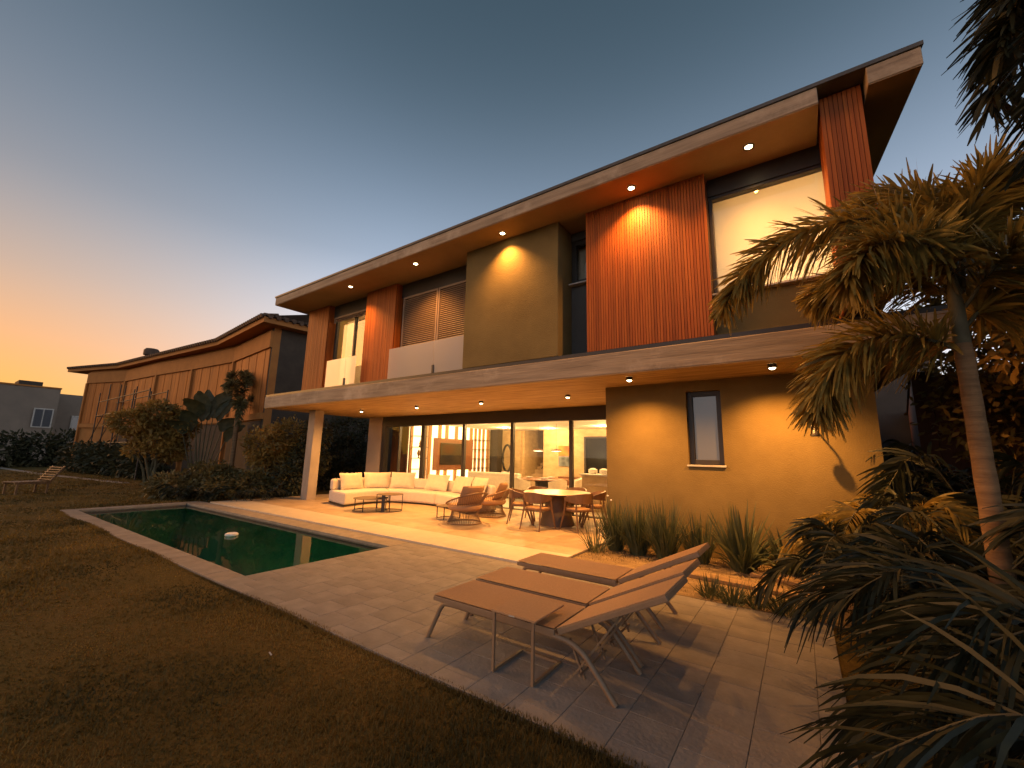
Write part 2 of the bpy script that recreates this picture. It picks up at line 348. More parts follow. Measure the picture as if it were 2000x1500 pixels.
_t = BL[1].new('ShaderNodeBsdfTranslucent'); _t.inputs[0].default_value = (.92,.84,.70,1); _d = BL[1].new('ShaderNodeBsdfDiffuse'); _d.inputs[0].default_value = (.82,.74,.62,1)
_m = BL[1].new('ShaderNodeMixShader'); _m.inputs[0].default_value = .6; BL[2].new(_d.outputs[0], _m.inputs[1]); BL[2].new(_t.outputs[0], _m.inputs[2]); BL[2].new(_m.outputs[0], BL[1]['Material Output'].inputs[0])
MT['blind'] = BL[0]
hp('roller_blind', MT['blind'], (-.90,.93,7.20,7.206,4.1,6.0))
# left bays: two windows behind balustrades
hp('window_header', MT['darkmetal'], (-12.02,-10.13,7.20,7.35,5.84,ZS+.02)); hp('window_header', MT['darkmetal'], (-8.79,-6.02,7.20,7.35,5.86,ZS+.02))
window('window', -12.0, -10.14, ZT+.05, 5.83, 7.27, .07, .10, MT['glass'], mull=(-10.98,), sill=False)
def shutter(x0, x1, z0, z1, y, pitch=.052):
    s = hp('shutter', MT['shutter'], (x0,x0+.05,y,y+.05,z0,z1), (x1-.05,x1,y,y+.05,z0,z1), (x0+.05,x1-.05,y,y+.05,z1-.06,z1), bevel=.004)
    b = MB(); w = (x1-x0-.10)/2
    b.add([(-w,0,-.022),(w,0,-.022),(w,.03,.022),(-w,.03,.022),(-w,.008,-.026),(w,.008,-.026),(w,.038,.018),(-w,.038,.018)], [(0,1,2,3),(7,6,5,4),(0,4,5,1),(3,2,6,7),(0,3,7,4),(1,5,6,2)])
    me = b.mesh('slat'); me.materials.append(MT['shutter']); z = z1-.09
    while z > z0+.02:
        link('slat', me, None, s, loc=((x0+x1)/2, y+.006, z)); z -= pitch
    return s
shutter(-8.70, -7.38, ZT+.05, 5.85, 7.19); shutter(-7.36, -6.04, ZT+.05, 5.85, 7.19)
hp('shutter_backing', MT['darkmetal'], (-8.75,-6.03,7.27,7.29,ZT+.04,5.85))
shutter(-11.98, -10.15, 5.66, 5.85, 7.19)
def balustrade(xs, z0, z1, y, clamps):
    g = hp('glass_balustrade', MT['darkmetal'], (xs[0],xs[-1],y-.012,y+.018,z0-.05,z0-.012))
    for a, c in zip(xs, xs[1:]): hp('pane', MT['milky'], (a+.006,c-.006,y-.005,y+.007,z0-.01,z1), parent=g)
    for c in clamps: hp('clamp', MT['darkmetal'], (c-.03,c+.03,y-.03,y+.03,z0-.012,z0+.19), parent=g, bevel=.008)
balustrade([-11.62,-10.65,-10.16], ZT+.08, 4.32, 6.87, (-10.65,)); balustrade([-8.74,-7.08,-6.04], ZT+.08, 4.31, 6.87, (-7.08,))

# timber screens, slat by slat
def screen(x0, x1, y, depth, z0, z1, pitch, ret=0):
    s = hp('timber_screen', MT['woodback'], (x0+.004,x1-.004,y+.024,y+depth,z0+.005,z1))
    k = max(1, round((x1-x0)/pitch)); w = (x1-x0)/k
    me = MB().box(-w/2+.004, w/2-.004, 0, .03, z0, z1).mesh('slat'); me.materials.append(MT['wood'])
    for i in range(k): link('slat', me, None, s, bevel=0, loc=(x0+w*(i+.5), y+random.uniform(-.002,.002), 0))
    if ret:      # slats on the right-hand return
        k2 = max(1, round(ret/pitch)); w2 = ret/k2
        me2 = MB().box(-.001, .024, -w2/2+.004, w2/2-.004, z0, z1).mesh('slat'); me2.materials.append(MT['wood'])
        for i in range(k2): link('slat', me2, None, s, loc=(x1-.003, y+.03+w2*(i+.5), 0))
    return s
screen(-3.05, -.947, 6.75, .28, ZT+.045, ZS-.004, .0468)
screen(-13.22, -12.06, 7.03, .30, ZT+.045, ZS-.004, .0468, .27)
screen(-10.13, -8.83, 7.03, .30, ZT+.045, ZS-.004, .0468, .27)
fin = hp('timber_fin', MT['woodback'], (.60,1.0,6.37,6.97,3.52,6.455))
w = .61/13; me = MB().box(-.02, .002, -w/2+.003, w/2-.003, 3.5, 6.47).mesh('slat'); me.materials.append(MT['wood'])
for i in range(13): link('slat', me, None, fin, loc=(.60, 6.36+w*(i+.5), 0))
w = .44/9; me = MB().box(-w/2+.003, w/2-.003, -.02, .004, 3.5, 6.47).mesh('slat'); me.materials.append(MT['wood'])
for i in range(9): link('slat', me, None, fin, loc=(.58+w*(i+.5), 6.358, 0))
# roof
rp_ = [(-13.64,YR),(.555,YR),(.555,7.05),(1.05,7.05),(1.05,YR),(1.555,YR),(1.05,11.6),(-13.4,11.6)]   # notched where the timber fin passes
roof = MB().prism(rp_, ZS+.012, 6.485).build('roof', MT['concrete'], house, bevel=.01)
MB().prism([(-13.62,YR+.012),(.553,YR+.012),(.553,7.06),(1.052,7.06),(1.052,YR+.012),(1.54,YR+.012),(1.04,11.5),(-13.38,11.5)], ZS, ZS+.011).build('soffit', MT['soffit'], roof)
MB().prism([(-13.66,YR-.02),(1.575,YR-.02),(1.07,11.62),(-13.42,11.62)], 6.487, 6.54).build('flashing', MT['flash'], roof)
# hidden shell that keeps the rooms closed
hp('upper_end_wall', MT['render'], (-13.2,-13.0,7.34,11.4,ZT+.04,ZS)); hp('upper_end_wall', MT['render'], (.75,.93,7.21,11.4,ZT+.04,ZS))
hp('upper_back_wall', MT['render'], (-13.2,.93,11.2,11.4,ZT+.04,ZS))
MT['roomwall'] = surf('warm_white_paint', (.74,.64,.50), (.70,.60,.47), .8, 1)
for x in (-8.78, -6.1, -2.98, -.96): hp('room_wall', MT['roomwall'], (x,x+.1,7.6 if x != -.96 else 7.52,11.19,ZT+.04,ZS))
hp('room_wall', MT['roomwall'], (-12.99,-8.79,9.4,9.5,ZT+.04,ZS-.002))
cw = MB()
for x0, x1 in ((-11.9,-11.35),(-10.75,-10.2)):
    P = [(x0+(x1-x0)*i/40, 7.62+.035*math.sin(i*1.25), 0) for i in range(41)]
    for a, c in zip(P, P[1:]): cw.add([(a[0],a[1],ZT+.05),(c[0],c[1],ZT+.05),(c[0],c[1],5.8),(a[0],a[1],5.8)], [(0,1,2,3)])
cw.build('curtain', MT['blind'], house, smooth=True)

# sliding doors of the living room
DX = [-13.6,-12.66,-11.37,-9.40,-7.40,-5.37,-3.2]
dr = hp('sliding_door', MT['darkmetal'], (-13.6,-3.2,10.64,10.86,2.64,ZB-.002), (-13.6,-3.2,10.66,10.86,.0,.045), (-13.6,-13.42,10.64,10.86,.045,2.64))
for x, w in zip(DX[1:-1], (.05,.17,.10,.10,.10)): hp('mullion', MT['darkmetal'], (x-w/2,x+w/2,10.70,10.82,.045,2.64), parent=dr, bevel=.004)
for a, c in zip(DX, DX[1:]): hp('pane', MT['glass'], (a+.03,c-.03,10.755,10.765,.05,2.635), parent=dr)
# living room shell
MT['inwall'] = surf('stone_clad_inner_wall', (.60,.45,.26), (.46,.33,.18), .7, 3, (1,1,2), bump=.2, bscale=12)
MT['infloor'] = surf('pale_inner_floor', (.62,.55,.45), (.56,.49,.40), .35, 2)
MT['white'] = surf('warm_white_ceiling', (.80,.76,.70), (.77,.73,.67), .8, 1)
MT['brown'] = surf('brown_timber_panel', (.20,.075,.028), (.14,.05,.018), .5, 2, (6,6,.6))
hp('room_floor', MT['infloor'], (-13.6,-3.19,10.87,17.4,-.05,.03)); hp('room_ceiling', MT['white'], (-13.6,-3.19,10.87,17.4,2.86,2.95))
hp('room_wall', MT['inwall'], (-11.35+1.3,-3.19,17.2,17.4,.03,2.86), (-13.6,-11.35,17.2,17.4,.03,2.86))
hp('room_wall', MT['brown'], (-13.6,-12.66,11.15,11.2,.03,2.86)); hp('room_wall', MT['roomwall'], (-13.6,-13.5,11.2,17.2,.03,2.86)); hp('room_wall', MT['roomwall'], (-3.30,-3.20,10.87,17.2,.03,2.86))
st = hp('staircase', MT['inwall'], (-11.35,-11.25,17.4,20.2,.03,4.4), (-10.15,-10.05,17.4,20.2,.03,4.4), (-11.35,-10.05,20.2,20.3,.03,4.4))
for i in range(9): hp('step', MT['terrace'], (-11.24,-10.16,17.25+.28*i,17.25+.28*(i+1)+.02,.03,.03+.18*(i+1)), parent=st)
MB().tube([(-10.2,17.3,1.05),(-10.2,19.7,2.55)], .025).build('handrail', MT['darkmetal'], st)
hp('glazed_back_door', MT['darkmetal'], (-7.92,-7.84,17.1,17.19,.03,2.45), (-6.75,-6.67,17.1,17.19,.03,2.45), (-7.92,-6.67,17.1,17.19,2.45,2.53))
hp('pane', surf('black_glass', (.012,.012,.011), None, .25, 3, spec=.2), (-7.84,-6.75,17.15,17.16,.03,2.45), parent=bpy.data.objects['glazed_back_door'])
hp('inner_pillar', MT['darkmetal'], (-12.55,-12.1,16.3,16.7,.03,2.86))
# ------------------------------------------------------------------ lamps
WARM = (1.0, .44, .10)
MT['lampface'] = emit('lamp_face', (1.0,.74,.40), 14); MT['lampglow'] = emit('lamp_face_bright', (1.0,.74,.40), 24)
def lamp_obj(kind, name, parent, loc, energy, color=WARM, size=90, blend=.7, radius=.03, direction=None):
    l = bpy.data.lights.new(name, kind); l.energy = energy; l.color = color; l.shadow_soft_size = radius
    if kind == 'SPOT': l.spot_size = R(size); l.spot_blend = blend
    o = bpy.data.objects.new(name, l); COL.objects.link(o); o.parent = parent; o.location = loc
    if direction: o.rotation_euler = Vector(direction).to_track_quat('-Z','Y').to_euler()
    return o
def downlight(x, y, z, label, energy, size, recessed, face, group, direction=(0,0,-1)):
    t = thing('ceiling_downlight', label, 'lamp', (x,y,z), 0, group)
    if recessed:
        MB().lathe([(.052,-.012),(.075,-.012),(.078,-.001)], 20, cap=False).build('trim_ring', MT['darkmetal'], t, True)
        MB().lathe([(.0005,-.008),(.051,-.008)], 20, cap=False).build('lamp_face', face, t)
    else:
        MB().lathe([(.058,-.001),(.058,-.06),(.046,-.062)], 20, cap=False).build('can', MT['darkmetal'], t, True)
        MB().lathe([(.0005,-.084),(.025,-.081),(.0455,-.063)], 20, cap=False).build('lamp_face', face, t)
    lamp_obj('SPOT', 'downlight_beam', t, (0,0,-.12 if not recessed else -.04), energy, size=size, blend=1.0, direction=direction)
    return t
ords = ['leftmost','second','third','fourth','rightmost']
for i, x in enumerate((-10.13,-7.47,-4.82,-2.06,-.28)):
    downlight(x, 6.47, ZS, ('recessed spotlight in the roof soffit, %s of five along the eave' % (ords[i] + (' from the left' if 0 < i < 4 else ''))), (280,280,310,310,290)[i], 116, True, MT['lampglow'], 'spotlights under the roof eave', (0,.06,-1))
for i, x in enumerate((-11.99,-9.33,-6.87,-4.32)):
    downlight(x, 8.48, ZB, 'small dark can downlight above the terrace sofa and table, %s of four' % (['leftmost','second from the left','third from the left','rightmost'][i]), 430, 155, False, MT['lampface'], 'can downlights over the terrace')
downlight(-2.39, 7.06, ZB, 'can downlight over the olive wall left of the narrow window', 330, 126, False, MT['lampface'], 'can downlights over the olive wall', (0,.30,-1))
downlight(-.25, 7.06, ZB, 'can downlight over the olive wall right of the narrow window', 400, 126, False, MT['lampface'], 'can downlights over the olive wall', (0,.30,-1))
# room lamps
names = ['over the white sofa','near the television unit','over the inner dining table','near the stone bar','in front of the staircase','near the glazed back door']
for nm, (x, y, e) in zip(names, ((-10.6,12.6,185),(-10.9,15.2,145),(-8.0,12.2,210),(-5.6,12.4,210),(-9.2,16.2,150),(-6.4,15.6,170))):
    t = thing('room_ceiling_lamp', 'small round lamp in the living room ceiling ' + nm, 'lamp', (x,y,2.86), 0, 'living room ceiling lamps')
    MB().lathe([(.0005,-.006),(.05,-.006),(.06,-.001)], 16, cap=False).build('lamp_face', MT['lampface'], t)
    lamp_obj('POINT', 'room_light', t, (0,0,-.12), e, (1.0,.56,.20), radius=.07)
t = thing('bedroom_lamp', 'ceiling lamp glowing behind the cream blind of the upper right window', 'lamp', (.0,8.6,ZS)); MB().lathe([(.001,-.05),(.12,-.05),(.12,-.001)], 16, cap=False).build('lamp_face', MT['lampface'], t); lamp_obj('POINT', 'room_light', t, (.25,-.35,-1.5), 210, (1.0,.66,.33), radius=.15)
t = thing('bedroom_lamp', 'ceiling lamp in the curtained upper room at the left end', 'lamp', (-11.0,8.5,ZS)); MB().lathe([(.001,-.05),(.12,-.05),(.12,-.001)], 16, cap=False).build('lamp_face', MT['lampface'], t); lamp_obj('POINT', 'room_light', t, (0,0,-.3), 150, (1.0,.66,.33), radius=.15)
t = thing('bathroom_lamp', 'ceiling lamp behind the tiny upper window beside the timber screen', 'lamp', (-2.2,8.6,ZS)); MB().lathe([(.001,-.05),(.12,-.05),(.12,-.001)], 16, cap=False).build('lamp_face', MT['lampface'], t); lamp_obj('POINT', 'room_light', t, (0,-.4,-.5), 70, (1.0,.7,.38), radius=.1)

# ------------------------------------------------------------------ living room furniture
MT['lit'] = emit('backlit_panel', (1.0,.70,.34), 2.6)
MT['shelfwood'] = surf('honey_shelf_timber', (.42,.22,.075), (.33,.16,.05), .5, 3, (4,4,.5))
MT['screen'] = surf('dark_screen', (.012,.010,.010), None, .12, 3)
MT['black'] = surf('black_metal', (.02,.018,.016), None, .4, 5)
MT['cream'] = surf('cream_upholstery', (.66,.58,.47), (.60,.52,.42), .9, 10, bump=.15, bscale=120, sheen=.2)
MT['pillow'] = surf('cream_pillow_cloth', (.68,.59,.46), (.61,.52,.40), .9, 8, bump=.2, bscale=110, rand=.05, sheen=.2)
u = thing('shelving_unit', 'backlit timber shelving wall with brown panel seen through the sliding doors', 'shelving', (-12.62,11.22,.03))
u0 = lambda *q: (q[0],q[1],q[2],q[3],q[4],q[5])
MB().box(-.06,-.03,0,4.95,0,2.82).build('back_panel', MT['lit'], u)
for y in (.0,.78,.98,1.55,1.98,2.6,3.1,3.62,3.95,4.25,4.55,4.88): MB().box(-.03,.04,y,y+(.16 if .9 < y < 3.7 else .13),0,2.82).build('upright', MT['shelfwood'], u, bevel=.004)
for z in (.55,.98,1.40,1.83,2.27): 
    for y0, y1 in ((.13,.78),(3.78,4.88)): MB().box(-.028,.22,y0+.002,y1-.002,z,z+.022).build('shelf', MT['black'], u)
MB().box(.045,.08,1.24,3.78,.93,2.26).build('brown_panel', MT['brown'], u, bevel=.004)
t = thing('television', 'flat dark television mounted on the brown panel inside', 'television', (-12.52,11.22,0))
MB().box(-.015,.035,1.62,3.22,1.18,2.10).build('housing', MT['black'], t, bevel=.01); MB().box(.036,.039,1.64,3.20,1.20,2.08).build('screen_face', MT['screen'], t)
def ornament(nm, lab, y, z, prof): tag(MB().lathe(prof, 14).build(nm, MT['brown'], smooth=True, loc=(-12.52,y,z)), lab, 'ornament', 'ornaments on the shelving unit')
ornament('shelf_figurine','dark pointed figurine on the upper left shelf', 11.67, 1.883, [(.05,0),(.06,.03),(.03,.08),(.045,.14),(.02,.2),(.01,.30)])
ornament('shelf_vase','dark leaf shaped vase on the shelf below the figurine', 11.63, 1.453, [(.04,0),(.02,.06),(.06,.14),(.07,.2),(.04,.28),(.008,.34)])
ornament('shelf_bottle','dark slender bottle on the right bank of shelves', 15.45, 1.033, [(.04,0),(.05,.1),(.02,.18),(.015,.30)])
tag(MB().tube([(0,.62*math.cos(a),.62*math.sin(a)) for a in [2*math.pi*i/40 for i in range(40)]], .055, 8, closed=True).build('ring_sculpture', MT['black'], smooth=True, loc=(-11.55,16.35,1.50)), 'large dark ring standing in front of the staircase', 'sculpture')
bpy.data.objects['ring_sculpture'].rotation_euler = (0,0,R(55))
MB().box(-.2,.2,-.2,.2,0,.85).build('plinth', MT['white'], bpy.data.objects['ring_sculpture'], loc=(0,0,-1.47))
# white indoor sofa
t = thing('indoor_sofa', 'large white sofa seen from behind through the sliding door', 'sofa', (-10.0,13.6,.03))
MB().box(-1.25,1.2,-.45,-.16,.05,.93).build('backrest', MT['cream'], t, bevel=.05); MB().box(-1.25,1.2,-.15,.5,.05,.43).build('seat', MT['cream'], t, bevel=.05)
for sx in (-1.25,.98): MB().box(sx,sx+.24,-.14,.5,.44,.66).build('armrest', MT['cream'], t, bevel=.05)
t = thing('indoor_dining_table', 'round dark indoor dining table below the two pendant lamps', 'table', (-8.1,13.9,.03))
MB().lathe([(.92,.72),(.95,.735),(.95,.75),(.93,.76)], 40).build('tabletop', MT['brown'], t, True); MB().lathe([(.42,0),(.30,.2),(.34,.72)], 24).build('pedestal', MT['black'], t, True)
for i, (px, py) in enumerate(((-.45,-.3),(.3,-.45),(.1,.4))):
    tag(MB().lathe([(.06,0),(.12,.02),(.15,.05),(.14,.05),(.06,.025)], 20).build('dinner_bowl', MT['white'], smooth=True, loc=(-8.1+px,13.9+py,.792)), 'white bowl on the indoor table, %s' % ('at the left','near the middle front','at the far side')[i], 'bowl', 'white bowls on the indoor table')
def tub_chair(a, lab):
    t = thing('indoor_dining_chair', lab, 'chair', (-8.1+1.12*math.cos(a),13.9+1.12*math.sin(a),.03), a+math.pi, 'white tub chairs round the indoor table')
    MB().box(-.24,.26,-.26,.26,.40,.50).build('seat', MT['cream'], t, bevel=.04)
    b = MB(); n = 14
    for i in range(n+1):
        q = R(90+180*i/n); r0, r1 = .27, .33
        b.v += [(r0*math.cos(q),r0*math.sin(q),.44),(r1*math.cos(q),r1*math.sin(q),.42),(r1*1.06*math.cos(q),r1*1.06*math.sin(q),.82-.12*abs(i/n-.5)*2),(r0*1.08*math.cos(q),r0*1.08*math.sin(q),.82-.12*abs(i/n-.5)*2)]
    for i in range(n):
        o = 4*i; b.f += [(o,o+4,o+5,o+1),(o+1,o+5,o+6,o+2),(o+2,o+6,o+7,o+3),(o+3,o+7,o+4,o)]
    b.f += [(0,1,2,3),(4*n+3,4*n+2,4*n+1,4*n)]
    b.build('backrest', MT['cream'], t, True)
    for sx in (-.18,.18):
        for sy in (-.18,.18): MB().tube([(sx,sy,.41),(sx*1.25,sy*1.25,0)], [.02,.014], 8).build('leg', MT['black'], t)
for a, l in ((-100,'white tub chair with its back to the glass, in front of the indoor table'),(-35,'white tub chair at the right front of the indoor table'),(200,'white tub chair at the left of the indoor table'),(40,'white tub chair at the right rear of the indoor table')): tub_chair(R(a), l)
for x, lab in ((-8.42,'left of the two round pendant lamps over the indoor table'),(-7.62,'right of the two round pendant lamps over the indoor table')):
    t = thing('pendant_lamp', lab, 'lamp', (x,14,1.82), 0, 'pendant lamps')
    MB().lathe([(.20,0),(.205,.02),(.17,.06),(.03,.075),(.012,.09)], 28).build('shade', MT['brown'], t, True); MB().lathe([(.001,-.004),(.19,-.004)], 28, cap=False).build('lamp_face', MT['lampface'], t)
    MB().tube([(0,0,.09),(0,0,1.04)], .006, 6).build('cord', MT['black'], t); lamp_obj('POINT', 'pendant_light', t, (0,0,-.1), 22, (1,.66,.3), radius=.08)
t = thing('bar_counter', 'stone faced bar counter at the right end of the sliding doors', 'counter', (-4.7,12.2,.03))
MB().box(-.85,1.35,-.38,.35,0,1.04).build('front', MT['inwall'], t, bevel=.01); MB().box(-.9,1.4,-.42,.4,1.042,1.085).build('worktop', MT['white'], t, bevel=.008)
for i in range(4):
    tag(MB().lathe([(.10,0),(.14,.05),(.135,.13),(.05,.17),(.001,.175)], 18).build('white_canister', MT['white'], smooth=True, loc=(-5.35+.36*i,12.2,1.116)), 'white rounded pot on the bar counter, %s of four' % ('leftmost','second from the left','third from the left','rightmost')[i], 'pot', 'white pots on the bar counter')
MT['art'] = newmat('abstract_painting')[0]
n_, k_ = MT['art'].node_tree.nodes, MT['art'].node_tree.links
_c = n_.new('ShaderNodeTexCoord'); _v = n_.new('ShaderNodeTexVoronoi'); _v.inputs['Scale'].default_value = 3.0; k_.new(_c.outputs['Object'], _v.inputs[0])
_s = n_.new('ShaderNodeSeparateXYZ'); k_.new(_c.outputs['Object'], _s.inputs[0]); _g = n_.new('ShaderNodeMath'); _g.operation = 'GREATER_THAN'; k_.new(_s.outputs['Z'], _g.inputs[0]); _g.inputs[1].default_value = .0
_r1 = n_.new('ShaderNodeValToRGB'); k_.new(_v.outputs['Distance'], _r1.inputs[0]); _r1.color_ramp.elements[0].color = (.6,.03,.01,1); _r1.color_ramp.elements[1].color = (.9,.28,.03,1)
_r2 = n_.new('ShaderNodeValToRGB'); k_.new(_v.outputs['Distance'], _r2.inputs[0]); _r2.color_ramp.elements[0].color = (.03,.04,.05,1); _r2.color_ramp.elements[1].color = (.30,.34,.38,1)
_m = n_.new('ShaderNodeMix'); _m.data_type = 'RGBA'; k_.new(_g.outputs[0], _m.inputs['Factor']); k_.new(_r2.outputs[0], _m.inputs['A']); k_.new(_r1.outputs[0], _m.inputs['B']); k_.new(_m.outputs['Result'], n_['Principled BSDF'].inputs['Base Color'])
tag(MB().box(-.34,.34,-.02,.02,-.46,.46).build('painting', MT['art'], loc=(-8.88,17.17,1.66)), 'red over grey abstract painting on the far living room wall', 'painting')
t = thing('sideboard', 'low dark sideboard below the painting', 'cabinet', (-8.5,16.9,.03)); MB().box(-.5,.5,-.2,.2,.1,.72).build('body', MT['brown'], t, bevel=.006)
for sx in (-.4,.4): MB().box(sx-.02,sx+.02,-.15,.15,0,.099).build('leg', MT['black'], t)

# ------------------------------------------------------------------ terrace furniture
TZ = .03
MT['alu'] = surf('taupe_powder_coated_metal', (.27,.175,.105), (.24,.155,.09), .5, 20, rand=.03)
MT['sling'] = surf('brown_sling_fabric', (.44,.255,.13), (.38,.215,.105), .85, 60, bump=.25, bscale=300, rand=.04)
MT['teak'] = surf('brown_teak', (.23,.12,.055), (.16,.08,.035), .5, 4, (3,3,.8), rand=.12)
MT['rope'] = surf('tan_rope', (.30,.19,.10), (.24,.15,.08), .85, 40)
MT['tabletop'] = surf('pale_table_stone', (.50,.40,.28), (.43,.34,.23), .3, 4)
MT['cone'] = surf('dark_cone_base', (.15,.095,.055), (.12,.075,.042), .6, 6)
# curved sectional sofa
F = smoothpath([(-11.10,7.52,0),(-11.30,8.35,0),(-11.15,9.02,0),(-10.55,9.36,0),(-9.55,9.50,0),(-8.6,9.25,0),(-7.55,8.80,0)], 6)
Bk = smoothpath([(-12.45,7.86,0),(-12.60,8.75,0),(-12.35,9.75,0),(-11.2,10.36,0),(-9.5,10.45,0),(-8.3,10.15,0),(-7.15,9.68,0)], 6)
sofa = thing('sectional_sofa', 'long cream curved sectional sofa on the terrace', 'sofa', (0,0,TZ))
cuts = [0, 13, 25, 36]
def band(i0, i1, f0, f1, z0, z1, sh=0.):
    poly = []
    for i in range(i0, i1+1): poly.append(F[i].lerp(Bk[i], f0))
    for i in range(i1, i0-1, -1): poly.append(F[i].lerp(Bk[i], f1))
    return MB().prism([(p.x,p.y) for p in poly], z0, z1)
for a, c in zip(cuts, cuts[1:]):
    band(a, c, .0, 1., .05, .40).build('seat_module', MT['cream'], sofa, bevel=.055)
    band(a, c, .03, .97, .02, .0495).build('plinth', MT['black'], sofa)
band(0, 36, .80, .985, .402, .74).build('backrest', MT['cream'], sofa, bevel=.07)
def cushion(idx, f, w, h, th, tilt, lab, twist=0):
    i = int(idx); p = F[i].lerp(Bk[i], f); tang = (Bk[min(i+1,36)]-Bk[max(i-1,0)]); ang = math.atan2(tang.y, tang.x) + R(twist)
    n = 10; b = MB()
    for s in (1,-1):
        o = len(b.v)
        for iu in range(n+1):
            for iv in range(n+1):
                u_, v_ = iu/n*2-1, iv/n*2-1
                prof = max(0,(1-u_**4)*(1-v_**4))**.5
                pin = 1-.07*(1-abs(v_)) if abs(u_) > .8 else 1
                b.v.append((u_*w/2*(1-.05*(1-v_*v_)), s*th/2*prof*(1+.08*math.sin(3*u_+2*v_+idx)), v_*h/2*(1-.05*(1-u_*u_))))
        for iu in range(n):
            for iv in range(n):
                q = (o+iu*(n+1)+iv, o+(iu+1)*(n+1)+iv, o+(iu+1)*(n+1)+iv+1, o+iu*(n+1)+iv+1)
                b.f.append(q if s < 0 else q[::-1])
    o = b.build('cushion', MT['pillow'], smooth=True)
    o.location = (p.x, p.y, TZ+.405+h/2*math.cos(tilt)); o.rotation_euler = Matrix.Rotation(ang, 3, 'Z').to_4x4().to_euler()
    o.rotation_euler = (Matrix.Rotation(ang,3,'Z') @ Matrix.Rotation(-tilt,3,'X')).to_euler()
    return tag(o, lab, 'cushion', 'cushions on the terrace sofa')
cushion(5, .68, .90, .54, .17, R(16), 'cream cushion at the left end of the terrace sofa')
cushion(11, .70, .90, .54, .17, R(16), 'cream cushion second from the left on the terrace sofa')
cushion(16, .72, .85, .56, .17, R(18), 'cream cushion in the bend of the terrace sofa', 12)
cushion(22, .70, 1.02, .54, .18, R(20), 'wide cream cushion in the middle of the terrace sofa')
cushion(28, .70, 1.02, .54, .18, R(20), 'wide cream cushion right of the middle of the terrace sofa')
cushion(33, .68, .85, .56, .18, R(18), 'cream cushion at the right end of the terrace sofa')

def ring_table(name, lab, loc, r, h, nleg, top_t=.018, leg0=0, wide=None):
    t = thing(name, lab, 'table', loc, 0, 'round metal coffee tables')
    MB().lathe([(r-.01,h-top_t),(r,h-top_t+.004),(r,h-.004),(r-.01,h)], 40).build('tabletop', MT['cone'] if h > .33 else MT['cone'], t, True)
    MB().tube([(r*.96*math.cos(a),r*.96*math.sin(a),.012) for a in [2*math.pi*i/40 for i in range(40)]], .011, 6, closed=True).build('base_ring', MT['darkmetal'], t, True)
    for i in range(nleg):
        a = leg0+2*math.pi*i/nleg; x, y = .96*r*math.cos(a), .96*r*math.sin(a)
        MB().bar((x,y,.012),(x,y,h-top_t),.02,.02,(-y,x,0)).build('leg', MT['darkmetal'], t)
    if wide is not None:
        x, y = .93*r*math.cos(wide), .93*r*math.sin(wide); MB().bar((x,y,.012),(x,y,h-top_t),.10,.02,(x,y,0)).build('wide_leg', MT['darkmetal'], t)
    return t
ring_table('coffee_table', 'low round dark coffee table in front of the terrace sofa', (-10.02,7.62,TZ), .47, .345, 4, leg0=.5)
ring_table('coffee_table', 'taller small round dark table overlapping the low coffee table', (-9.58,7.92,TZ), .36, .46, 4, leg0=.9, wide=-1.2)
ring_table('side_table', 'pale topped round side table beside the rope armchair', (-7.40,7.98,TZ), .31, .32, 4, leg0=.4).children[0].data.materials[0] = MT['tabletop']

def armchair(lab, loc, rz):
    t = thing('rope_armchair', lab, 'armchair', loc, rz, 'rope armchairs')
    C2 = lambda r, z, n=44: [(r*math.cos(2*math.pi*i/n), r*math.sin(2*math.pi*i/n), z) for i in range(n)]
    MB().tube(C2(.40,.018), .016, 7, closed=True).build('base_ring', MT['rope'], t, True)
    MB().tube(C2(.30,.30), .014, 7, closed=True).build('waist_ring', MT['rope'], t, True)
    n = 56; rim = []
    for i in range(n):
        a = 2*math.pi*i/n; c = math.cos(a)      # local -x is the back
        z = .40 + .32*((1-c)/2)**1.15; r = .44+.05*(1-c)/2
        rim.append((r*c-.07*(1-c)/2, r*1.0*math.sin(a), z))
    MB().tube(rim, .019, 8, closed=True).build('rim', MT['teak'], t, True)
    b = MB(); low = C2(.395,.025,n); mid = C2(.30,.30,n)
    for i in range(n):
        b.tube([low[i], tuple((l*.35+m_*.65)*.97 if j < 2 else .16 for j,(l,m_) in enumerate(zip(low[i],mid[i]))), mid[i]], .0065, 4, cap=False)
        b.tube([mid[i], tuple((l+m_)/2 for l,m_ in zip(mid[i],rim[i])), rim[i]], .0065, 4, cap=False)
    b.build('rope_lacing', MT['rope'], t, kind='stuff')
    MB().lathe([(.05,.30),(.36,.31),(.40,.35),(.40,.40),(.36,.44),(.05,.45)], 32).build('seat_cushion', MT['sling'], t, True)
    c_ = MB(); nn = 12
    for s in (1,-1):
        o = len(c_.v)
        for iu in range(nn+1):
            for iv in range(nn+1):
                u_, v_ = iu/nn*2-1, iv/nn*2-1; pf = max(0,(1-u_**4)*(1-v_**4))**.5
                c_.v.append((s*.085*pf-.30-.10*v_+.10*u_*u_, u_*.34, .65+v_*.22))
        for iu in range(nn):
            for iv in range(nn):
                q = (o+iu*(nn+1)+iv, o+(iu+1)*(nn+1)+iv, o+(iu+1)*(nn+1)+iv+1, o+iu*(nn+1)+iv+1); c_.f.append(q if s > 0 else q[::-1])
    c_.build('back_cushion', MT['sling'], t, True)
    return t
a1 = armchair('rope armchair with dark cushion nearest the pool', (-6.66,7.74,TZ), R(172))
dup(a1, (-6.92,9.10,TZ), R(205), 'rope armchair behind, between the sofa and the dining table', 'rope armchairs')

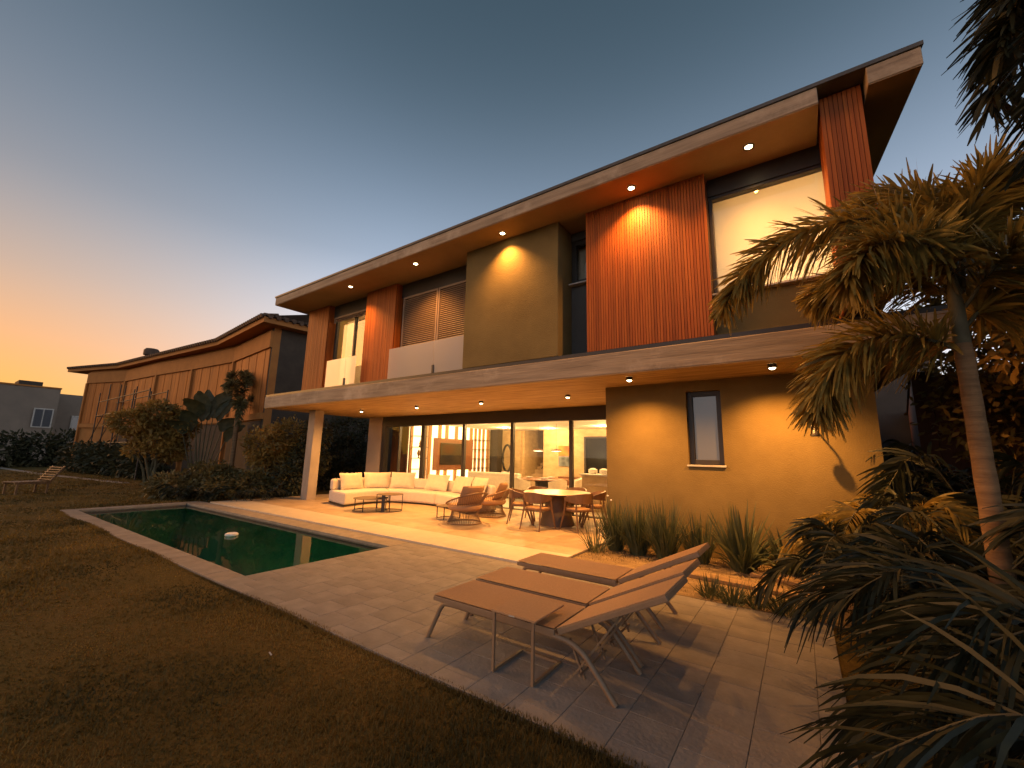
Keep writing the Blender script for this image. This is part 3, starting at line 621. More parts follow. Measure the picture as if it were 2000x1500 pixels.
t = thing('terrace_dining_table', 'round pale terrace dining table on a wide cone base', 'table', (-4.9,9.05,TZ))
MB().lathe([(.70,.715),(.79,.728),(.80,.74),(.79,.75)], 48).build('tabletop', MT['tabletop'], t, True); MB().lathe([(.42,0),(.40,.06),(.24,.60),(.22,.714)], 32).build('cone_base', MT['cone'], t, True)
def chair(lab, ang):
    t = thing('terrace_dining_chair', lab, 'chair', (-4.9+.83*math.cos(ang),9.05+.83*math.sin(ang),TZ), ang+math.pi, 'wooden chairs round the terrace table')
    MB().prism([(.25,.21),(.25,-.21),(.1,-.25),(-.18,-.22),(-.24,-.1),(-.24,.1),(-.18,.22),(.1,.25)], .43, .47).build('seat', MT['sling'], t, bevel=.012)
    b = MB(); n = 16
    for i in range(n+1):
        q = R(78+204*i/n); e = abs(i/n-.5)*2; h0 = .575+.05*e; h1 = .80-.11*e**2
        ro, ri = .315, .285; tl = 1.06
        b.v += [(ri*math.cos(q),ri*math.sin(q),h0),(ro*math.cos(q),ro*math.sin(q),h0),(ro*tl*math.cos(q),ro*tl*math.sin(q),h1),(ri*tl*math.cos(q),ri*tl*math.sin(q),h1)]
    for i in range(n):
        o = 4*i; b.f += [(o,o+4,o+5,o+1),(o+1,o+5,o+6,o+2),(o+2,o+6,o+7,o+3),(o+3,o+7,o+4,o)]
    b.f += [(0,1,2,3),(4*n+3,4*n+2,4*n+1,4*n)]
    b.build('backrest', MT['teak'], t, True)
    for s in (-1,1):
        MB().tube([(.04,.30*s,.68),(.10,.29*s,.44),(.27,.29*s,0)], [.020,.025,.017], 8).build('leg', MT['teak'], t, True)
        MB().tube([(-.23,.22*s,.66),(-.24,.215*s,.44),(-.34,.25*s,0)], [.017,.021,.014], 8).build('leg', MT['teak'], t, True)
    MB().box(-.20,.2,-.235,.235,.405,.428).build('seat_frame', MT['teak'], t)
    return t
labs = ['wooden terrace dining chair with its back to the pool, left of the table base','wooden terrace dining chair with its back to the garden, right front of the table','wooden terrace dining chair at the right side, nearest the plants','wooden terrace dining chair behind the table, right of the two rear ones','wooden terrace dining chair behind the table, left of the two rear ones','wooden terrace dining chair at the left, turned towards the armchairs']
c0 = chair(labs[0], R(-92))
for l, a in zip(labs[1:], (-28,32,88,150,208)): dup(c0, (-4.9+.83*math.cos(R(a)),9.05+.83*math.sin(R(a)),TZ), R(a)+math.pi, l, 'wooden chairs round the terrace table')

# ------------------------------------------------------------------ sun loungers and their side table
def lounger(lab, loc):
    t = thing('sun_lounger', lab, 'sun lounger', loc, 0, 'sun loungers on the deck')
    W = .57
    for y in (.0, W):
        yi = y+.03 if y == 0 else y-.03
        MB().tube(smoothpath([(-.07,yi,.0),(.02,yi,.17),(.085,yi,.285),(.17,yi,.318),(.5,yi,.318),(.95,yi,.318),(1.27,yi,.312),(1.42,yi,.265),(1.52,yi,.17),(1.67,yi,0)], 5), .021, 10).build('side_frame', MT['alu'], t, True)
    b = MB(); b.bar((0,.02,.345),(1.22,.02,.345),.032,.04); b.bar((0,W-.02,.345),(1.22,W-.02,.345),.032,.04); b.bar((.016,.036,.345),(.016,W-.036,.345),.032,.04); b.bar((1.205,.036,.345),(1.205,W-.036,.345),.032,.04)
    b.build('seat_frame', MT['alu'], t, bevel=.006)
    sg = MB()
    for i in range(13):
        for j in range(7):
            u_, v_ = i/12, j/6; sg.v.append((.003+1.212*u_, .006+(W-.012)*v_, .374-.016*math.sin(math.pi*v_)**.8*min(1,math.sin(math.pi*u_)*2.5)))
    sg.f = [(i*7+j,(i+1)*7+j,(i+1)*7+j+1,i*7+j+1) for i in range(12) for j in range(6)]
    sg.build('seat_sling', MT['sling'], t, True)
    for x in (.3,1.0): MB().tube([(x,.045,.318),(x,W-.045,.318)], .014, 8).build('crossbar', MT['alu'], t)
    A = Vector((1.25,0,.355)); D = (Vector((2.03,0,.735))-A); L = D.length; D.normalize(); U = Vector((-D.z,0,D.x))
    pt = lambda s, y, u=0: tuple(A+D*s+U*u+Vector((0,y,0)))
    b = MB()
    for y in (.02,W-.02): b.bar(pt(0,y),pt(L,y),.032,.04,tuple(U))
    for s in (.016,L-.016): b.bar(pt(s,.036),pt(s,W-.036),.032,.04,tuple(U))
    b.build('backrest_frame', MT['alu'], t, bevel=.006)
    b = MB(); q = [pt(.003,.006,.021),pt(L-.003,.006,.021),pt(L-.003,W-.006,.021),pt(.003,W-.006,.021),pt(.003,.006,.029),pt(L-.003,.006,.029),pt(L-.003,W-.006,.029),pt(.003,W-.006,.029)]
    b.add(q, [(0,3,2,1),(4,5,6,7),(0,1,5,4),(1,2,6,5),(2,3,7,6),(3,0,4,7)]).build('backrest_sling', MT['sling'], t)
    for y in (.10,W-.10):
        MB().bar(pt(.50,y,-.02),(1.36,y,.10),.025,.012).build('prop', MT['alu'], t)
        MB().bar((1.30,y,.30),(1.42,y,.06),.022,.012).build('ratchet', MT['alu'], t)
    MB().tube([(1.40,.045,.10),(1.40,W-.045,.10)], .010, 8).build('prop_bar', MT['alu'], t)
    return t
l1 = lounger('brown sling sun lounger nearest the lawn, under the small side table', (-2.80,2.87,0))
dup(l1, (-2.83,3.50,0), 0, 'brown sling sun lounger in the middle of the three', 'sun loungers on the deck')
dup(l1, (-2.89,4.34,0), 0, 'brown sling sun lounger farthest from the lawn, beside the garden bed', 'sun loungers on the deck')
t = thing('lounger_side_table', 'small brown side table on thin square legs over the nearest lounger', 'table', (-1.87,2.98,0))
MB().box(-.20,.20,-.22,.225,.418,.432).build('tabletop', MT['sling'], t, bevel=.003)
for x in (-.175,.175):
    MB().box(x-.01,x+.01,-.215,-.195,.0,.417).build('leg', MT['alu'], t); MB().box(x-.01,x+.01,-.194,.21,.0,.018).build('runner', MT['alu'], t)
MB().box(-.164,.164,.19,.21,.0,.018).build('foot_bar', MT['alu'], t); MB().box(-.03,.02,-.2235,-.2205,.420,.430).build('name_plate', MT['sill'], t)

# small things
t = thing('pool_skimmer', 'small white float drifting on the pool water', 'float', (-9.45,3.95,-.085)); 
MB().lathe([(.09,.0),(.115,.02),(.115,.05),(.09,.065),(.07,.055)], 24).build('collar', MT['white'], t, True); MB().lathe([(.06,-.06),(.07,.03)], 20).build('basket', MT['white'], t, True)
t = thing('wall_shower', 'small metal shower head on the olive wall', 'shower', (.19,7.949,2.14))
MB().lathe([(.045,0),(.045,.012),(.02,.02)], 18).build('flange', MT['darkmetal'], t, True).rotation_euler = (R(90),0,0)
MB().tube([(0,-.015,0),(0,-.30,.012),(0,-.34,.005),(0,-.36,-.03)], .011, 8).build('arm', MT['darkmetal'], t, True)
MB().lathe([(.055,-.13),(.06,-.11),(.05,-.07),(.02,-.03),(.013,0)], 18, c=(0,-.36,-.03)).build('head', MT['darkmetal'], t, True)
# ------------------------------------------------------------------ plants
def fastmesh(name, V, Fq):
    V = np.ascontiguousarray(V, dtype=np.float32); Fq = np.ascontiguousarray(Fq, dtype=np.int32); k = Fq.shape[1]
    me = bpy.data.meshes.new(name); me.vertices.add(len(V)); me.vertices.foreach_set('co', V.ravel())
    me.loops.add(Fq.size); me.loops.foreach_set('vertex_index', Fq.ravel()); me.polygons.add(len(Fq))
    me.polygons.foreach_set('loop_start', np.arange(0, Fq.size, k, dtype=np.int32)); me.polygons.foreach_set('loop_total', np.full(len(Fq), k, dtype=np.int32))
    me.update(calc_edges=True); me.validate(); return me
def nrm(a): return a/np.maximum(np.linalg.norm(a, axis=-1, keepdims=True), 1e-9)
def strips(P, D, S, L, W, droop, prof):
    """n leaf blades as bent strips: base P, direction D, side S, length L, width W, droop; prof = half-width factor at each cross-section"""
    n, k = len(P), len(prof); t = np.linspace(0, 1, k)[None,:,None]
    C = P[:,None,:] + D[:,None,:]*L[:,None,None]*t
    C[:,:,2] -= (droop*L)[:,None]*t[:,:,0]**2
    O = S[:,None,:]*(W[:,None]*np.array(prof)[None,:])[:,:,None]*.5
    V = np.stack([C-O, C+O], 2).reshape(-1,3)
    base = (np.arange(n)*2*k)[:,None]; j = np.arange(k-1)[None,:]*2
    q = np.stack([base+j, base+j+1, base+j+3, base+j+2], -1).reshape(-1,4)
    return V, q
def merge(parts):
    Vs, Fs, o = [], [], 0
    for V, q in parts: Vs.append(V); Fs.append(q+o); o += len(V)
    return np.concatenate(Vs), np.concatenate(Fs)
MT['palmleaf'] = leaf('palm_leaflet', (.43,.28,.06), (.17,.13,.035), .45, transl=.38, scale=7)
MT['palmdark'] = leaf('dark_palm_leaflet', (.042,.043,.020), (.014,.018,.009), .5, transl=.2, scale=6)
MT['palmmid'] = leaf('olive_leaf', (.22,.16,.055), (.09,.08,.03), .55, transl=.25, scale=1.2)
MT['grassblade'] = leaf('strappy_blade', (.15,.155,.07), (.06,.075,.035), .5, transl=.25, scale=3)
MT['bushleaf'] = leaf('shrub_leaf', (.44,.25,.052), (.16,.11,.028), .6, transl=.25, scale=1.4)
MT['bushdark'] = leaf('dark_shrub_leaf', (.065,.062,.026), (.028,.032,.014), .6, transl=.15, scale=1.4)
MT['bark'] = surf('ringed_palm_bark', (.29,.16,.07), (.17,.09,.04), .85, 3, (1,1,6), bump=.5, bscale=10)
MT['banana'] = leaf('broad_green_leaf', (.085,.08,.034), (.045,.05,.022), .5, transl=.2, scale=6)
MT['stem'] = surf('green_brown_stem', (.12,.10,.05), (.08,.065,.03), .7, 5)
MT['lawnblade'] = leaf('lawn_blade', (.25,.155,.034), (.075,.058,.015), .7, transl=.3, scale=.7)
LEAF = [.3,.85,1,.8,.25]
def frond_geo(path, n, L, W, mode, seed, start=.14):
    """leaflets along a rachis: 'fox' = bristling all round, 'flat' = two ranks"""
    r = np.random.default_rng(seed); P = np.array([list(p) for p in path]); m = len(P)
    u = np.sort(r.uniform(start, 1, n)); f = u*(m-1); i = np.minimum(f.astype(int), m-2); w = (f-i)[:,None]
    pos = P[i]*(1-w)+P[i+1]*w; T = nrm(P[i+1]-P[i]); side = nrm(np.cross(T, [0,0,1.])); upv = np.cross(side, T)
    if mode == 'fox': a = r.uniform(0, 2*np.pi, n)
    else: a = np.where(np.arange(n)%2 == 0, .30, np.pi-.30)+r.normal(0,.12,n)
    rad = side*np.cos(a)[:,None]+upv*np.sin(a)[:,None]
    fwd = (.35+.55*u)[:,None] if mode == 'fox' else (.45+.5*u)[:,None]
    D = nrm(rad+T*fwd*1.2+r.normal(0,.10,(n,3)))
    Ln = L*(np.sin(np.pi*np.clip(.12+.86*u,0,1))**.6*.75+.30)*r.uniform(.8,1.15,n)
    S = nrm(np.cross(D, T+r.normal(0,.35,(n,3))))
    return strips(pos, D, S, Ln, W*r.uniform(.6,1.2,n), r.uniform(.10,.55,n) if mode == 'fox' else r.uniform(.25,.8,n), LEAF)
def arch(base, az, length, rise, droop, k=14, twist=0):
    """arching rachis path"""
    out = []; d = Vector((math.cos(az), math.sin(az), 0))
    for i in range(k+1):
        t = i/k; p = Vector(base)+d*(length*(t**1.05)) + Vector((-d.y,d.x,0))*twist*t*t; p.z += rise*math.sin(min(t*1.35,1)*math.pi/2) - droop*t**2.2
        out.append(p)
    return out
def frond(parent, path, n, L, W, mode, seed, mat, stem=.018):
    rr = [stem*(1-.75*i/(len(path)-1)) for i in range(len(path))]
    f = MB().tube(path, rr, 6).build('frond', MT['stem'], parent, True)
    V, q = frond_geo(path, n, L, W, mode, seed); link('leaflets', fastmesh('leaflets', V, q), mat, f, kind='stuff')
def palm(label, x, y, h, r0, r1, fronds, mat, L, W, n, mode='fox', lean=(0,0), shaft=.7):
    t = thing('palm_tree', label, 'palm tree', (x,y,-.05))
    k = 16; path = [(lean[0]*(i/k)**1.5, lean[1]*(i/k)**1.5, h*i/k) for i in range(k+1)]
    MB().tube(path, [(r0*(1-i/k)+r1*i/k)*(1+.05*(i%2)) for i in range(k+1)], 14).build('trunk', MT['bark'], t, True)
    top = Vector(path[-1]); MB().tube([tuple(top), tuple(top+Vector((0,0,shaft*.5))), tuple(top+Vector((0,0,shaft)))], [r1*1.0,r1*.9,r1*.35], 12).build('crown_shaft', MT['stem'], t, True)
    for s, fr_ in enumerate(fronds):
        if len(fr_) > 5 or isinstance(fr_[0], tuple): frond(t, smoothpath(fr_, 4), n, L, W, mode, int(abs(x)*100)+s*7, mat); continue
        az, ln, rise, droop, z0 = fr_
        frond(t, arch(top+Vector((0,0,z0)), R(az), ln, rise, droop), n, L, W, mode, int(abs(x)*100)+s*7, mat)
    return t
# the foxtail palm in front of the right-hand corner
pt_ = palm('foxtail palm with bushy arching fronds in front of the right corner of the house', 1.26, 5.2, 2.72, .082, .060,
     [[(0.04,0.0,3.18),(-0.07,-0.05,3.66),(-0.37,-0.15,3.97),(-0.76,-0.22,4.03),(-1.19,-0.3,3.93),(-1.58,-0.35,3.66),(-1.82,-0.4,3.29)],
      [(0.02,0.0,3.06),(-0.14,0.1,3.37),(-0.4,0.2,3.56),(-0.72,0.3,3.6),(-1.0,0.35,3.46)],
      [(-0.0,0.0,2.63),(-0.18,-0.1,2.74),(-0.49,-0.2,2.82),(-0.8,-0.3,2.72),(-1.0,-0.35,2.43),(-1.1,-0.4,2.14)],
      [(0.04,0.0,3.2),(0.09,0.2,3.9),(-0.03,0.4,4.35),(-0.3,0.6,4.6),(-0.61,0.8,4.6)],
      [(0.06,0.0,3.24),(0.19,0.1,3.91),(0.4,0.2,4.31),(0.66,0.3,4.38),(0.85,0.4,4.21)],
      [(0.05,0.0,3.05),(0.3,-0.2,3.4),(0.6,-0.4,3.4),(0.85,-0.5,2.98)],
      [(0.03,0.0,2.86),(0.35,0.3,3.2),(0.75,0.5,3.2),(1.05,0.6,2.8)],
      [(0.06,0.0,3.2),(0.22,0.4,3.84),(0.29,0.8,4.36),(0.28,1.2,4.64),(0.2,1.5,4.63)],
      [(0.04,0.0,3.1),(-0.09,-0.2,3.5),(-0.34,-0.5,3.6),(-0.61,-0.7,3.5),(-0.82,-0.85,3.2)]],
     MT['palmleaf'], .43, .032, 600)
# second palm whose hanging frond enters the frame top right
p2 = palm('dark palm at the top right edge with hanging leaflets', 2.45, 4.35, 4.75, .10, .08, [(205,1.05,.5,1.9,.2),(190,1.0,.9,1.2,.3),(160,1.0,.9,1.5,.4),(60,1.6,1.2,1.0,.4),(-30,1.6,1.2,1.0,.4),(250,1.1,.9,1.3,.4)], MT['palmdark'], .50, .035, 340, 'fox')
def palm_shrub(label, x, y, nf, ln, rise, seed, L=.32, W=.028, n=90, mat=None, az0=0, az1=360, group='feathery palm shrubs in the right-hand bed'):
    r = random.Random(seed); t = thing('palm_shrub', label, 'shrub', (x,y,-.03), 0, group)
    for i in range(nf):
        az = R(az0+(az1-az0)*(i+r.random()*.6)/nf); l = ln*r.uniform(.75,1.15)
        frond(t, arch((.05*math.cos(az),.05*math.sin(az),0), az, l, rise*r.uniform(.75,1.2), rise*r.uniform(.25,.6), twist=r.uniform(-.2,.2)), n, L, W, 'flat', seed*31+i, mat or MT['palmdark'], .012)
    return t
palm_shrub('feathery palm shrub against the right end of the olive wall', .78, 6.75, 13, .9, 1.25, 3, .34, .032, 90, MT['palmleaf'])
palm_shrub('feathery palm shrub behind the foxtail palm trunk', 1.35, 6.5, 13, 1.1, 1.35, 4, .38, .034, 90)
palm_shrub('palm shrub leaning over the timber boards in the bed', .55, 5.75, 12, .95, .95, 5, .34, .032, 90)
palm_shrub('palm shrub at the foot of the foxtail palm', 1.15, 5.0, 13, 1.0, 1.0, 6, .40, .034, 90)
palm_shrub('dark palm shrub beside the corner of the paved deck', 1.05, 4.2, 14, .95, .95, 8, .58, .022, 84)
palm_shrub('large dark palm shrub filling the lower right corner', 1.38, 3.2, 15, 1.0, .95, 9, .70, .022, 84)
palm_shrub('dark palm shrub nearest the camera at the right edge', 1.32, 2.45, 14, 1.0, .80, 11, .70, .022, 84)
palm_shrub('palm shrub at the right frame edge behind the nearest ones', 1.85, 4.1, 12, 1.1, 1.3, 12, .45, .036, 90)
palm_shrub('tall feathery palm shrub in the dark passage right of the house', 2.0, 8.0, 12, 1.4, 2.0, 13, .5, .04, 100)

def clump(label, x, y, n, h, w, seed, mat=None, spread=.45, group='strappy grass clumps in the garden bed', name='grass_clump', rad=.12):
    r = np.random.default_rng(seed); a = r.uniform(0,2*np.pi,n); rr = rad*np.sqrt(r.uniform(0,1,n))
    P = np.stack([rr*np.cos(a),rr*np.sin(a),np.zeros(n)],1); lean = r.uniform(.02,spread,n)+rr*.8; az = a+r.normal(0,.5,n)
    D = nrm(np.stack([lean*np.cos(az),lean*np.sin(az),np.ones(n)],1)); S = nrm(np.cross(D, np.stack([np.cos(az+.6),np.sin(az+.6),np.zeros(n)],1)))
    V, q = strips(P, D, S, h*r.uniform(.55,1.12,n), w*r.uniform(.7,1.2,n), r.uniform(.02,.30,n)*(lean/.3), [.8,1,.95,.75,.08])
    o = link(name, fastmesh(name, V, q), mat or MT['grassblade'], loc=(x,y,-.01))
    return tag(o, label, 'grass plant', group)
clump('upright grass clump at the left corner of the olive wall', -2.85, 7.45, 230, .95, .016, 1)
clump('second grass clump from the terrace, against the olive wall', -2.42, 7.35, 230, .92, .016, 2)
clump('third grass clump from the terrace, below the narrow window', -1.95, 7.30, 260, 1.0, .016, 3)
clump('thin grass clump under the right side of the narrow window', -1.45, 7.45, 170, .85, .015, 4)
clump('broad bladed clump with pale edged leaves below the right wall light', -.85, 7.30, 150, 1.05, .036, 5, spread=.75)
clump('small broad bladed clump left of the palm shrubs', -.25, 7.40, 90, .75, .034, 6, spread=.8)
clump('sparse grass clump spilling over the terrace edge', -3.05, 7.05, 60, .7, .013, 7, spread=.7)
for i, (x, y) in enumerate(((-1.02,5.72),(-.78,5.62),(-.52,5.66),(-.28,5.60),(-.04,5.68))):
    clump('low grass tuft edging the deck, %s from the loungers' % ('first','second','third','fourth','fifth')[i], x, y, 120, .30, .010, 20+i, spread=.9, group='low grass tufts along the deck edge', name='grass_tuft', rad=.10)
# white flowers on the first clump
t = thing('white_flower_stem', 'thin stem with two small white flowers at the left corner of the olive wall', 'flower', (-2.98,7.35,0))
MB().tube([(0,0,0),(.02,-.02,.5),(.05,-.03,.92)], .005, 5).build('stem', MT['stem'], t)
for dx, dz in ((.05,.93),(.11,.86)): MB().lathe([(.002,-.012),(.02,0),(.014,.014),(.002,.016)], 8, c=(dx,-.03,dz)).build('flower', MT['white'], t)
# boards lying in the bed, lit by the wall lamps
MT['plank'] = surf('weathered_garden_timber', (.36,.22,.10), (.22,.13,.055), .8, 4, (.6,6,2), bump=.4, bscale=14, rand=.15)
for i, (x, y, l, a) in enumerate(((.20,7.20,1.55,-12),(.12,6.93,1.7,-13),(-.55,6.42,2.1,-8))):
    t = tag(MB().box(-l/2,l/2,-.11,.11,0,.05).build('timber_board', MT['plank'], bevel=.008, loc=(x,y,0)), 'weathered timber board in the garden bed, %s' % ('nearest the wall','in the middle of the three','nearest the deck')[i], 'board', 'timber boards in the garden bed'); t.rotation_euler = (0,0,R(a))
t = thing('garden_spike_light', 'small dark garden spotlight on a stake among the palm shrubs', 'lamp', (.18,7.55,0)); MB().tube([(0,0,0),(0,0,.75)], .012, 6).build('stake', MT['darkmetal'], t); MB().lathe([(.03,0),(.06,.03),(.065,.10),(.05,.13)], 14, c=(0,0,.74)).build('head', MT['darkmetal'], t, True)

def bush(name, label, cat, x, y, lobes, n, ls, mat, seed, group=None, stems=5, trunk=None):
    """leaf-sized faces through several lobes, with stems below"""
    r = np.random.default_rng(seed); t = thing(name, label, cat, (x,y,-.03), 0, group); parts = []
    tot = sum(l[3]*l[4]*l[5] for l in lobes)
    for (cx,cy,cz,a,b_,c_) in lobes:
        k = max(20, int(n*a*b_*c_/tot)); d = nrm(r.normal(0,1,(k,3))); rr = r.uniform(.25,1,k)**.45*(1+.16*np.sin(d[:,0]*7+seed)*np.cos(d[:,1]*6+cz*3))
        P = np.array([cx,cy,cz])+d*rr[:,None]*np.array([a,b_,c_]); D = nrm(d+r.normal(0,.7,(k,3))+np.array([0,0,.15])); S = nrm(np.cross(D, r.normal(0,1,(k,3))))
        parts.append(strips(P, D, S, ls*r.uniform(.6,1.3,k), ls*.5*r.uniform(.7,1.2,k), r.uniform(0,.35,k), [.2,1,.15]))
    V, q = merge(parts); link('crown', fastmesh('crown', V, q), mat, t, kind='stuff')
    b = MB(); rs = random.Random(seed)
    for i in range(stems):
        l = lobes[i % len(lobes)]; a0 = rs.uniform(0,6.28); bx, by = .12*math.cos(a0), .12*math.sin(a0)
        b.tube([(bx,by,0),(bx+(l[0]-bx)*.35+rs.uniform(-.1,.1),by+(l[1]-by)*.35,l[2]*.5),(l[0],l[1],l[2])], [trunk or .03,(trunk or .03)*.7,.008], 6)
    b.build('trunk' if trunk else 'stems', MT['stem'], t)
    return t
# left bed beyond the pool
bush('garden_tree', 'small round topped tree with ochre foliage left of the banana fan', 'tree', -22.0, 5.9, [(0,-.9,2.65,.7,.75,.5),(0,-.1,3.0,.8,.8,.6),(0,.6,2.6,.8,.75,.65),(0,.1,2.0,.8,.9,.5),(0,.5,1.6,.7,.6,.5),(.2,-.7,1.6,.4,.35,.3)], 6500, .17, MT['bushleaf'], 41, stems=6, trunk=.06)
bush('shrub', 'dark low shrub at the far corner of the pool', 'shrub', -17.6, 6.1, [(0,-.7,.4,.9,.8,.45),(.3,.2,.6,.9,.9,.6),(0,.8,.5,.8,.7,.5)], 4200, .15, MT['palmmid'], 42, 'dark shrubs of the left bed')
bush('shrub', 'dark rounded shrub between the slim palm and the pool', 'shrub', -16.4, 6.9, [(0,-.5,.35,.8,.7,.4),(0,.4,.45,.9,.8,.5)], 3600, .14, MT['palmmid'], 43, 'dark shrubs of the left bed')
bush('shrub', 'ochre leaved tall shrub left of the terrace column', 'shrub', -17.2, 8.5, [(0,-.5,1.9,.9,.8,.7),(0,.4,2.2,.9,.8,.8),(0,0,1.2,1.0,.9,.8),(.3,.9,1.5,.8,.7,.9)], 5600, .16, MT['bushleaf'], 44, 'tall shrubs behind the terrace column')
bush('shrub', 'dark shrub right beside the terrace column', 'shrub', -15.6, 8.6, [(0,-.3,.6,.7,.7,.7),(0,.3,1.4,.7,.7,.8),(0,.5,2.3,.6,.6,.6)], 4200, .14, MT['bushdark'], 45, 'tall shrubs behind the terrace column')
bush('shrub', 'tall dark shrub seen between the column and the pale end wall', 'shrub', -17.4, 11.3, [(0,-.6,.7,.9,.9,.8),(0,.5,1.5,1.0,1.0,1.0),(.3,.2,2.6,1.0,1.0,.8),(0,1.4,1.0,.9,.9,1.0)], 5200, .17, MT['bushdark'], 46, 'tall shrubs behind the terrace column')
bush('shrub', 'dark shrub far behind the terrace near the boundary', 'shrub', -20.5, 11.2, [(0,-.6,.9,1.1,1.0,1.0),(0,.6,1.9,1.1,1.1,1.1)], 4200, .18, MT['bushdark'], 47, 'tall shrubs behind the terrace column')
for i, (x, y, h) in enumerate(((-15.2,6.35,.5),(-15.9,5.75,.45),(-14.6,7.0,.4),(-16.3,5.2,.5))):
    palm_shrub('low spreading plant at the pool end of the left bed, %s' % ('beside the shrubs','near the pool corner','near the column base','at the lawn side')[i], x, y, 9, .6, h, 60+i, .25, .04, 40, MT['palmdark'], group='low spreading plants of the left bed')
# slim palm and banana-like fan
palm('slim young palm with pale trunk in the left bed', -20.9, 8.35, 3.2, .11, .095, [(200,.7,1.6,.3,.1),(100,.6,1.9,.3,.1),(0,.7,1.8,.4,.1),(-70,.8,1.6,.5,.1),(50,1.0,1.1,.7,.0),(-20,1.8,1.0,1.4,.0),(150,.6,2.0,.2,.1),(250,.5,1.9,.2,.1)], MT['palmmid'], .36, .05, 260, 'fox')
t = thing('banana_fan', 'tall fan of broad paddle leaves on long stalks left of the slim palm', 'plant', (-21.4,7.35,-.02))
for i in range(9):
    a = -1+2*i/8; rs = random.Random(i); h = 2.1+.9*(1-a*a)+rs.uniform(-.2,.2); y1 = a*.85
    MB().tube([(0,a*.15,0),(.02,y1*.55,h*.5),(.05,y1*.95,h)], [.04,.03,.018], 7).build('stalk', MT['stem'], t, True)
    rs_x, rs_y = rs.uniform(-.3,.4), rs.uniform(-.45,.45)
    n = 10; V = []; L_ = 1.8+rs.uniform(-.2,.3); W_ = rs.uniform(.26,.36)
    for k in range(n+1):
        u_ = k/n; c = Vector((.05+rs_x*u_, y1*.95+(a+rs_y)*.42*u_**1.5*L_, h+L_*(u_*(.95-.25*abs(a))-.28*u_*u_*(.4+abs(a+rs_y))))); w = W_*math.sin(math.pi*min(.06+.9*u_,1))**.9*(1+.12*math.sin(k*2.3+i))
        sd = Vector((.35,1,-.15*a)).normalized()
        V += [c-sd*w+Vector((.05,0,0)), c, c+sd*w+Vector((.05,0,0))]
    b = MB(); b.add(V, [f for k in range(n) for f in ((3*k,3*k+1,3*k+4,3*k+3),(3*k+1,3*k+2,3*k+5,3*k+4))]); b.build('leaf', MT['banana'], t, True)
# far hedge and trees on the left, dark trees on the right
bush('hedge', 'dark hedge in front of the grey house at the far left', 'hedge', -50, 5.2, [(0,-4.2+1.7*i,1.3,1.6,1.4,1.5+.2*math.sin(i*2)) for i in range(6)], 6000, .34, MT['bushdark'], 51, stems=6)
bush('hedge', 'dark hedge below the scaffold at the foot of the neighbouring house', 'hedge', -37, 6.6, [(-3+1.8*i,.15*i,.9,1.3,.9,1.0) for i in range(7)], 5200, .26, MT['bushdark'], 52, stems=6)
for i, (x, y, z, s, mt, lab) in enumerate(((3.9,7.2,2.6,1.5,'palmleaf','broad ochre lit tree behind the foxtail palm'),(3.3,9.6,3.6,1.6,'bushleaf','tall tree right of the house above the passage'),(6.5,9.5,4.0,2.4,'bushdark','large dark tree beyond the boundary wall'),(2.9,7.6,4.3,1.25,'bushleaf','ochre foliage of the tree rising right of the roof end'),(4.6,5.4,2.4,1.6,'bushdark','dark tree at the right frame edge'),(3.0,6.2,1.2,1.0,'bushdark','dark bush behind the palm shrubs at the right edge'))):
    bush('garden_tree', lab, 'tree', x, y, [(0,0,z,s,s,s),(-.3*s,-.5*s,z-.7*s,.8*s,.7*s,.7*s),(.4*s,.3*s,z+.5*s,.8*s,.8*s,.7*s),(-.2*s,.5*s,z+.3*s,.8*s,.7*s,.7*s)], 9500, .12, MT[mt], 70+i, 'trees on the right side', 6, .08)

# ------------------------------------------------------------------ lawn blades (nobody could count them)
def turf(n, x0, x1, y0, y1, h, w, seed):
    r = np.random.default_rng(seed); y = y0+(y1-y0)*r.uniform(0,1,n); x = x0+(x1-x0)*r.uniform(0,1,n)
    return blades(r, x, y, np.full(n,h), np.full(n,w))
def blades(r, x, y, h, w):
    n = len(x); a = r.uniform(0,2*np.pi,n); P = np.stack([x,y,np.full(n,-.021)],1); ln = r.uniform(.1,.8,n)
    D = nrm(np.stack([ln*np.cos(a),ln*np.sin(a),np.ones(n)],1)); S = np.stack([-np.sin(a),np.cos(a),np.zeros(n)],1)
    patch = .75+.35*np.sin(x*1.7+2*np.sin(y*1.3))*np.sin(y*2.1)+.25*np.sin(x*.6+1.1*y)
    return strips(P, D, S, h*r.uniform(.5,1.3,n)*np.clip(patch,.35,1.4), w*r.uniform(.7,1.3,n), r.uniform(0,.5,n), [1,.75,.05])
r_ = np.random.default_rng(1); n_b = 420000; rad_ = .8*(42/.8)**r_.uniform(0,1,n_b); th_ = r_.uniform(R(80),R(192),n_b)   # thinner with distance
bx_, by_ = rad_*np.cos(th_), rad_*np.sin(th_)
ok_ = ((by_ < 2.432) | ((bx_ < -15.78) & (by_ < 8.0))) & (by_ > -9)
bx_, by_, rad_ = bx_[ok_], by_[ok_], rad_[ok_]
V, q = merge([blades(r_, bx_, by_, .040+.0012*rad_, np.clip(.0022*rad_,.0045,.05)), turf(16000,-7,1.0,2.39,2.475,.042,.006,3), turf(11000,-16,-7,2.39,2.465,.05,.010,4)])
tag(link('lawn_grass', fastmesh('lawn_grass', V, q), MT['lawnblade'], kind='stuff'), 'short dry grass of the lawn in front of the pool', 'grass')
V, q = turf(9000,-3.15,1.0,5.6,7.9,.07,.008,9)
tag(link('bed_grass', fastmesh('bed_grass', V, q), MT['lawnblade'], kind='stuff'), 'thin grass growing through the sandy garden bed', 'grass')
